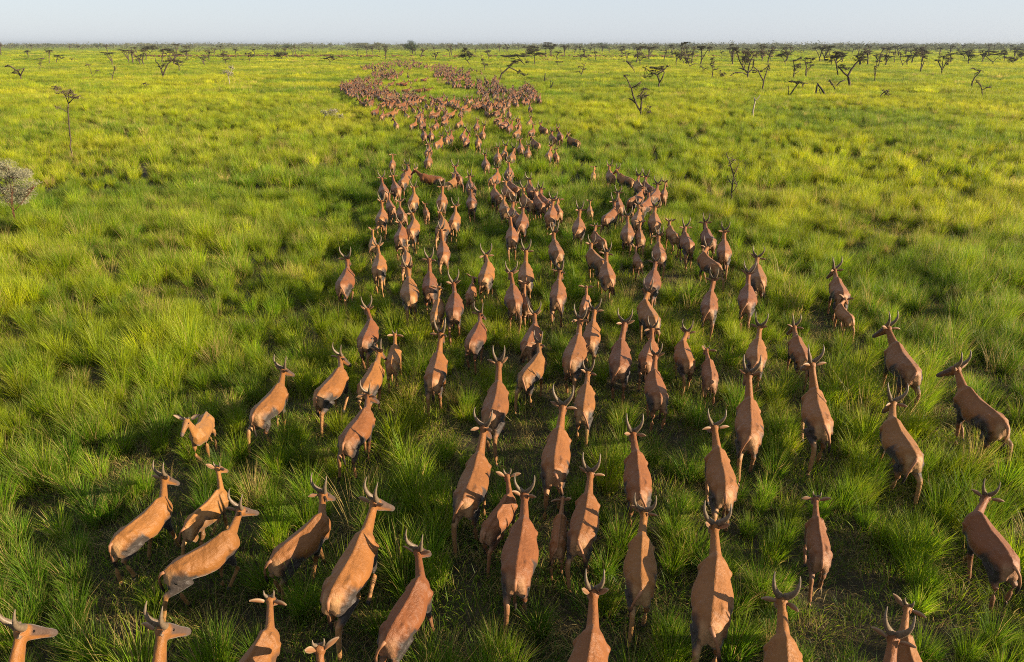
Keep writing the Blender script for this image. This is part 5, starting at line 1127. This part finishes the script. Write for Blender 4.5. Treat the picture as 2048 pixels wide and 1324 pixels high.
bank = []
for k in range(9):
    L, Pd = gen_acacia(70 + k)
    bank.append(build_tree('umbrella' if k % 3 else 'fork', L, Pd, 150, 300 + k))
protos = []
for tm, cm in bank:
    r0 = bpy.data.objects.new('acacia_tree', None)
    protos.append((r0, bpy.data.objects.new('trunk', tm), bpy.data.objects.new('crown', cm)))


def place_acacia(x, y, s, lab, g):
    r0, t0, c0 = protos[rnd.randrange(len(protos))]
    o = r0.copy(); COL.objects.link(o)
    o.location = (x, y, 0); o.rotation_euler = (0, 0, rnd.uniform(0, 6.28)); o.scale = (s * rnd.uniform(.85, 1.25), s * rnd.uniform(.85, 1.25), s * rnd.uniform(.85, 1.15))
    for src in (t0, c0):
        c = src.copy(); COL.objects.link(c); c.parent = o
    tag(o, lab, 'tree', g)


placed = 0; tries = 0
while placed < 238 and tries < 6000:
    tries += 1
    y = 250 + (rnd.random() ** 1.5) * 620
    u = rnd.uniform(-.80, .80)
    x = u * y
    dens = .30 + .70 * min(1, max(0, (u + .05) * 2.2)) if y < 420 else .75
    if u < -.35: dens = max(dens, .62 if y > 330 else .25)
    if abs(x + 25) < 70 and y < 330: continue
    if rnd.random() > dens * (.5 + fbm(x * .012, y * .012, 31)): continue
    s = rnd.uniform(.85, 1.4)
    if y < 330: g = ('small grey-brown flat-topped acacia scattered before the far antelope file', 'acacias before the far file')
    elif u < -.25: g = ('hazy little acacia in the thin western scatter behind the antelope file', 'western far acacias')
    elif u < .2: g = ('hazy little acacia in the thin scatter straight behind the herd', 'central far acacias')
    else: g = ('hazy little acacia in the thick eastern scatter near the tree belt', 'eastern far acacias')
    place_acacia(x, y, s, *g); placed += 1


def round_tree(w, h, n, sz, rr):
    """A domed bush tree: many clumps of small leaves round a forked trunk."""
    Cr = ([], []); T = ([], [])
    add(T, limb_tube([(Vector((0, 0, -.1)), h * .05), (Vector((.1, 0, h * .25)), h * .042), (Vector((0, .1, h * .5)), h * .03)]))
    for _ in range(26):
        a = rr.uniform(0, 6.283); q = rr.random() ** .5 * .78
        zc = h * (.30 + .56 * rr.random() * (1 - .55 * q * q))
        c = Vector((math.cos(a) * q * w, math.sin(a) * q * w, zc))
        f = rr.uniform(.16, .30)
        add(Cr, sprigs(c, w * f, w * f, h * f * .62, n // 26, sz, rr, .9))
        add(T, limb_tube([(Vector((0, 0, h * .3)), h * .018), (c * .6 + Vector((0, 0, h * .12)), h * .012), (c, h * .004)], 5))
    return mesh_from('trunk', T[0], T[1], M_BARK), Cr


for k, ln in enumerate(ROUND_TREES.strip().splitlines()):
    lab, x, y, h, w, pale = ln.split('|')
    x, y, h, w = (float(v) for v in (x, y, h, w))
    rr = random.Random(500 + k)
    n = 5200 if k == 0 else 2200
    w *= 1.12
    tm, Cr = round_tree(w, h * 1.14, n, max(.35, w * .085), rr)
    cm = mesh_from('crown', Cr[0], Cr[1], M_OLIVELEAF if pale == '1' else M_DARKLEAF, False)
    o = bpy.data.objects.new('round_tree', None); COL.objects.link(o); o.location = (x, y, 0)
    obj('trunk', tm, o); obj('crown', cm, o)
    tag(o, lab, 'tree')

# the far belt of woodland that closes the plain: one mass
Vw = []; Fw = []
rr = random.Random(77)
nw = 0
while nw < 3600:
    far_scrub = nw < 900                   # loose scrub in front, the closed belt behind
    y = 430 + rr.random() ** .7 * 500 if far_scrub else 880 + rr.random() ** 1.3 * 1900
    u = rr.uniform(-.82, .82); x = u * y
    gate = fbm(np.array([x * .004]), np.array([y * .004]), 55)[0]
    if y < 1150 and gate < (.50 if u < .2 else .36): continue
    nw += 1
    w = rr.uniform(3.5, 8.5); h = rr.uniform(6.0, 9.6) * (.72 + .75 * float(fbm(np.array([x * .011]), np.array([y * .005]), 61)[0]))
    if far_scrub: w = rr.uniform(1.6, 3.6); h = rr.uniform(3.0, 5.4)
    sz = (.9 + y * .0006) * (.55 if far_scrub else 1)
    low = .62 if far_scrub else .12
    for _ in range(34):
        a = rr.uniform(0, 6.283); q = math.sqrt(rr.random())
        p = Vector((x + math.cos(a) * q * w, y + math.sin(a) * q * w, h * (low + (.98 - low) * rr.random() * (1 - .6 * q * q))))
        az = rr.uniform(0, 6.283); d = Vector((math.cos(az), math.sin(az), rr.gauss(0, .2 if far_scrub else .5))) * sz * rr.uniform(.6, 1.3)
        e = Vector((rr.gauss(0, 1), rr.gauss(0, 1), rr.gauss(0, 1))).normalized() * sz * .5
        o = len(Vw); Vw += [p - d, p + e, p + d * .8]; Fw.append((o, o + 1, o + 2))
tag(obj('woodland', mesh_from('woodland', Vw, Fw, M_OLIVELEAF, False)), 'grey-green belt of woodland along the horizon', 'woodland', kind='stuff')


# ------------------------------------------------------------------ grass
def tuft(name, n, r0, lmin, lmax, width, lean, seed, segs=3, straw=.0, bushy=1.0, clumps=0, crad=.3):
    """A clump of arching blades; 'blade' colour holds jitter, height along the blade, and straw threshold."""
    g = np.random.default_rng(seed)
    V = []; F = []; col = []
    R0 = r0; cen = []
    for _ in range(clumps):
        a = g.uniform(0, 6.283); q = R0 * math.sqrt(g.random()); cen.append((math.cos(a) * q, math.sin(a) * q, g.uniform(.6, 1.15), g.random()))
    if clumps: r0 = crad
    for _ in range(n):
        a = g.uniform(0, 6.283); q = r0 * math.sqrt(g.random())
        bx, by = math.cos(a) * q, math.sin(a) * q
        out = a + g.normal() * .8
        ck = cen[g.integers(clumps)] if clumps else (0, 0, 1, None)
        bx += ck[0]; by += ck[1]
        L = ck[2] * g.uniform(lmin, lmax) * (1 - .25 * (q / r0) ** 2 if bushy else 1)
        le = abs(g.normal() * .22) + lean * (.25 + .75 * q / r0)
        dx, dy = math.cos(out), math.sin(out)
        tw = g.uniform(0, 6.283)
        sx, sy = math.cos(tw), math.sin(tw)
        w = width * g.uniform(.6, 1.3)
        jit = g.random() if ck[3] is None else .5 * g.random() + .5 * ck[3]; st = g.random()
        bend = g.uniform(.5, 1.5) * le
        px, py, pz = bx, by, -.02
        o = len(V)
        ang = le * .35
        for k in range(segs + 1):
            t = k / segs
            ww = w * (1 - t ** 1.6) + .0008
            V.append((px - sx * ww * .5, py - sy * ww * .5, pz)); V.append((px + sx * ww * .5, py + sy * ww * .5, pz))
            col.append((jit, t, st)); col.append((jit, t, st))
            st_len = L / segs
            px += dx * math.sin(ang) * st_len; py += dy * math.sin(ang) * st_len; pz += math.cos(ang) * st_len
            ang += bend / segs * 1.25
            if ang > 2.3: ang = 2.3
        for k in range(segs):
            F.append((o + 2 * k, o + 2 * k + 1, o + 2 * k + 3, o + 2 * k + 2))
    me = mesh_from(name, V, F, M_GRASS, True)
    set_color(me, 'blade', np.array(col))
    return me


tufts = []
for k in range(7): tufts.append(tuft('tussock', 260, .17, .42, .92, .0095, .56, 10 + k))                 # 0-6
for k in range(4): tufts.append(tuft('tall_tussock', 160, .13, .55, 1.05, .0105, .5, 30 + k))            # 7-10
for k in range(4): tufts.append(tuft('low_grass', 130, .42, .10, .34, .0085, .8, 50 + k, bushy=0))       # 11-14
for k in range(4): tufts.append(tuft('mid_patch', 220, .19, .42, .95, .016, .52, 70 + k))                # 15-18
for k in range(4): tufts.append(tuft('far_patch', 1000, 1.5, .40, .92, .027, .5, 90 + k, 2, clumps=15, crad=.22))              # 19-22
for k in range(3): tufts.append(tuft('plain_patch', 1200, 4.5, .40, .85, .07, .5, 110 + k, 2, clumps=45, crad=.6))            # 23-25
for k in range(3): tufts.append(tuft('litter', 120, .40, .15, .45, .007, 2.6, 130 + k, bushy=0))         # 26-28
for k in range(3): tufts.append(tuft('seed_stalks', 26, .22, .75, 1.25, .0075, .45, 150 + k, bushy=0))        # 29-31
gc = bpy.data.collections.new('grass_sources')
for i, m in enumerate(tufts):
    gc.objects.link(bpy.data.objects.new('%03d_grass_source' % i, m))

pos = []; idx = []; scl = []; rot = []; tin = []
hx = np.array([h['x'] for h in herd]); hyy = np.array([h['y'] for h in herd]); hyaw = np.array([h['yaw'] for h in herd])


def animal_dist(x, y):
    """Distance from each point to the body line of the closest antelope (far ones left out)."""
    d = np.full(len(x), 99.0)
    for px, py, yw in zip(hx, hyy, hyaw):
        if py > 40: continue
        dx, dy = x - px, y - py
        u = np.maximum(np.abs(-math.sin(yw) * dx + math.cos(yw) * dy) - .75, 0)
        v = math.cos(yw) * dx + math.sin(yw) * dy
        d = np.minimum(d, np.hypot(u, v))
    return d


def clear_of_animals(x, y, r):
    """Grass is trodden out under the bodies and thinned along the lanes between them."""
    d = animal_dist(x, y)
    return (d > r) & ((d > 1.1) | (rng.random(len(x)) < .90))


def scatter(y0, y1, step, variants, s0, s1, keep, kind, zs=(.85, 1.2), margin=3.0):
    ny = int((y1 - y0) / step) + 1
    X = []; Y = []
    for j in range(ny):
        y = y0 + j * step
        hw = .80 * y + margin
        n = int(2 * hw / step) + 1
        X.append(np.linspace(-hw, hw, n)); Y.append(np.full(n, y))
    X = np.concatenate(X); Y = np.concatenate(Y)
    X = X + rng.uniform(-.6, .6, len(X)) * step; Y = Y + rng.uniform(-.6, .6, len(X)) * step
    big = fbm(X * .06, Y * .06, 3); mid = fbm(X * .45, Y * .45, 17)
    k = keep(X, Y, big, mid)
    X, Y, big, mid = X[k], Y[k], big[k], mid[k]
    n = len(X)
    # colour: greener along the trodden corridor in front, yellow-green on the open plain
    corr = np.exp(-((X - 1.5) / (4.5 + .13 * Y)) ** 2) * np.clip((30 - Y) / 22, 0, 1)
    yel = .50 + .55 * (big - .5) * 1.6 + .35 * (mid - .5) + np.clip((Y - 14) / 60, 0, 1) * .13 - corr * .22 + rng.normal(0, .10, n)
    br = np.clip(.5 + rng.normal(0, .17, n) + (mid - .5) * .3, .1, 1)
    straw = np.clip(.035 + .10 * np.clip(fbm(X * .12 + 9, Y * .12, 41) - .52, 0, 1) * 4 + (rng.random(n) < .03) * .5, 0, .8)
    if kind == 'stalk': straw[:] = 1.0
    if kind == 'litter': straw[:] = rng.uniform(.45, 1.0, n); br -= .18
    if kind == 'low': br -= .05; straw += .05
    s = rng.uniform(s0, s1, n) * (.55 + .9 * mid)
    if kind in ('tussock', 'tall', 'low') and n:
        s *= .86 + .14 * np.clip((animal_dist(X, Y) - .5) / 1.6, 0, 1)
    pos.append(np.stack([X, Y, np.zeros(n)], 1))
    idx.append(rng.choice(variants, n))
    scl.append(np.stack([s, s, s * rng.uniform(*zs, n)], 1))
    rot.append(np.stack([rng.normal(0, .07, n), rng.normal(0, .07, n), rng.uniform(0, 6.283, n)], 1))
    tin.append(np.stack([np.clip(yel, 0, 1), br, np.clip(straw, 0, 1), np.ones(n)], 1))
    return n


hole = lambda X, Y, t: .45 * fbm(X * .6 + 31, Y * .6, 23) + .55 * fbm(X * 1.9 + 31, Y * 1.9, 29) > t
cnt = [
    scatter(3.6, 36, .40, list(range(0, 7)), .62, 1.05, lambda X, Y, b, m: hole(X, Y, .455) & clear_of_animals(X, Y, .32), 'tussock', (1.0, 1.4)),
    scatter(3.6, 36, 1.35, list(range(7, 11)), .75, 1.1, lambda X, Y, b, m: hole(X, Y, .50) & clear_of_animals(X, Y, .40), 'tall'),
    scatter(3.6, 36, .40, list(range(11, 15)), .8, 1.3, lambda X, Y, b, m: rng.random(len(X)) < np.where(hole(X, Y, .46), .85, .55), 'low'),
    scatter(3.6, 30, .55, list(range(26, 29)), .8, 1.3, lambda X, Y, b, m: rng.random(len(X)) < .75, 'litter'),
    scatter(3.6, 70, 1.6, list(range(29, 32)), .8, 1.1, lambda X, Y, b, m: (fbm(X * .14 + 5, Y * .14, 43) > np.where(X < 0, .50, .56)) & (rng.random(len(X)) < .6) & clear_of_animals(X, Y, .5), 'stalk'),
    scatter(34, 105, .54, list(range(15, 19)), .65, 1.15, lambda X, Y, b, m: hole(X, Y, .465), 'mid', (1.0, 1.35)),
    scatter(34, 105, 1.1, list(range(11, 15)), 1.4, 2.0, lambda X, Y, b, m: rng.random(len(X)) < .30, 'low'),
    scatter(100, 300, 1.7, list(range(19, 23)), .75, 1.2, lambda X, Y, b, m: rng.random(len(X)) < .94, 'far', margin=6),
    scatter(295, 760, 6.2, list(range(23, 26)), .8, 1.2, lambda X, Y, b, m: rng.random(len(X)) < .95, 'plain', margin=12),
]
print('grass instances', cnt)
pos = np.concatenate(pos); idx = np.concatenate(idx); scl = np.concatenate(scl); rot = np.concatenate(rot); tin = np.concatenate(tin)
pm = bpy.data.meshes.new('grass')
pm.vertices.add(len(pos)); pm.vertices.foreach_set('co', pos.astype(np.float32).ravel())
a = pm.attributes.new('idx', 'INT', 'POINT'); a.data.foreach_set('value', idx.astype(np.int32))
a = pm.attributes.new('scl', 'FLOAT_VECTOR', 'POINT'); a.data.foreach_set('vector', scl.astype(np.float32).ravel())
a = pm.attributes.new('rot', 'FLOAT_VECTOR', 'POINT'); a.data.foreach_set('vector', rot.astype(np.float32).ravel())
a = pm.attributes.new('tint', 'FLOAT_COLOR', 'POINT'); a.data.foreach_set('color', tin.astype(np.float32).ravel())
grass = obj('grass', pm)
tag(grass, 'tall yellow-green tussock grass covering the plain', 'grass', kind='stuff')
ng = bpy.data.node_groups.new('grass_scatter', 'GeometryNodeTree')
ng.interface.new_socket('Geometry', in_out='INPUT', socket_type='NodeSocketGeometry')
ng.interface.new_socket('Geometry', in_out='OUTPUT', socket_type='NodeSocketGeometry')
N, Lk = ng.nodes, ng.links
gi, go = N.new('NodeGroupInput'), N.new('NodeGroupOutput')
ci = N.new('GeometryNodeCollectionInfo'); ci.inputs['Collection'].default_value = gc
ci.inputs['Separate Children'].default_value = True; ci.inputs['Reset Children'].default_value = True
ip = N.new('GeometryNodeInstanceOnPoints'); ip.inputs['Pick Instance'].default_value = True


def named(nm, typ):
    x = N.new('GeometryNodeInputNamedAttribute'); x.data_type = typ; x.inputs['Name'].default_value = nm
    return x.outputs['Attribute']


e2r = N.new('FunctionNodeEulerToRotation')
Lk.new(gi.outputs[0], ip.inputs['Points']); Lk.new(ci.outputs[0], ip.inputs['Instance'])
Lk.new(named('idx', 'INT'), ip.inputs['Instance Index'])
Lk.new(named('rot', 'FLOAT_VECTOR'), e2r.inputs[0]); Lk.new(e2r.outputs[0], ip.inputs['Rotation'])
Lk.new(named('scl', 'FLOAT_VECTOR'), ip.inputs['Scale'])
Lk.new(ip.outputs[0], go.inputs[0])
md = grass.modifiers.new('grass_scatter', 'NODES'); md.node_group = ng

# ------------------------------------------------------------------ air
if HAZE > 0:
    hm = bpy.data.materials.new('haze_air'); hm.use_nodes = True
    hn = hm.node_tree.nodes; hn.remove(hn['Principled BSDF'])
    pv = hn.new('ShaderNodeVolumePrincipled')
    pv.inputs['Color'].default_value = (.34, .40, .48, 1)
    pv.inputs['Density'].default_value = HAZE
    pv.inputs['Anisotropy'].default_value = .2
    hm.node_tree.links.new(pv.outputs[0], hn['Material Output'].inputs['Volume'])
    x0, x1, y0, y1, z0, z1 = -4600, 4600, -80, 5300, -1, 17
    V = [(x, y, z) for z in (z0, z1) for y in (y0, y1) for x in (x0, x1)]
    F = [(0, 2, 3, 1), (4, 5, 7, 6), (0, 1, 5, 4), (2, 6, 7, 3), (0, 4, 6, 2), (1, 3, 7, 5)]
    tag(obj('haze', mesh_from('haze', V, F, hm, False)), 'thin pale haze over the plain', 'haze', kind='stuff')
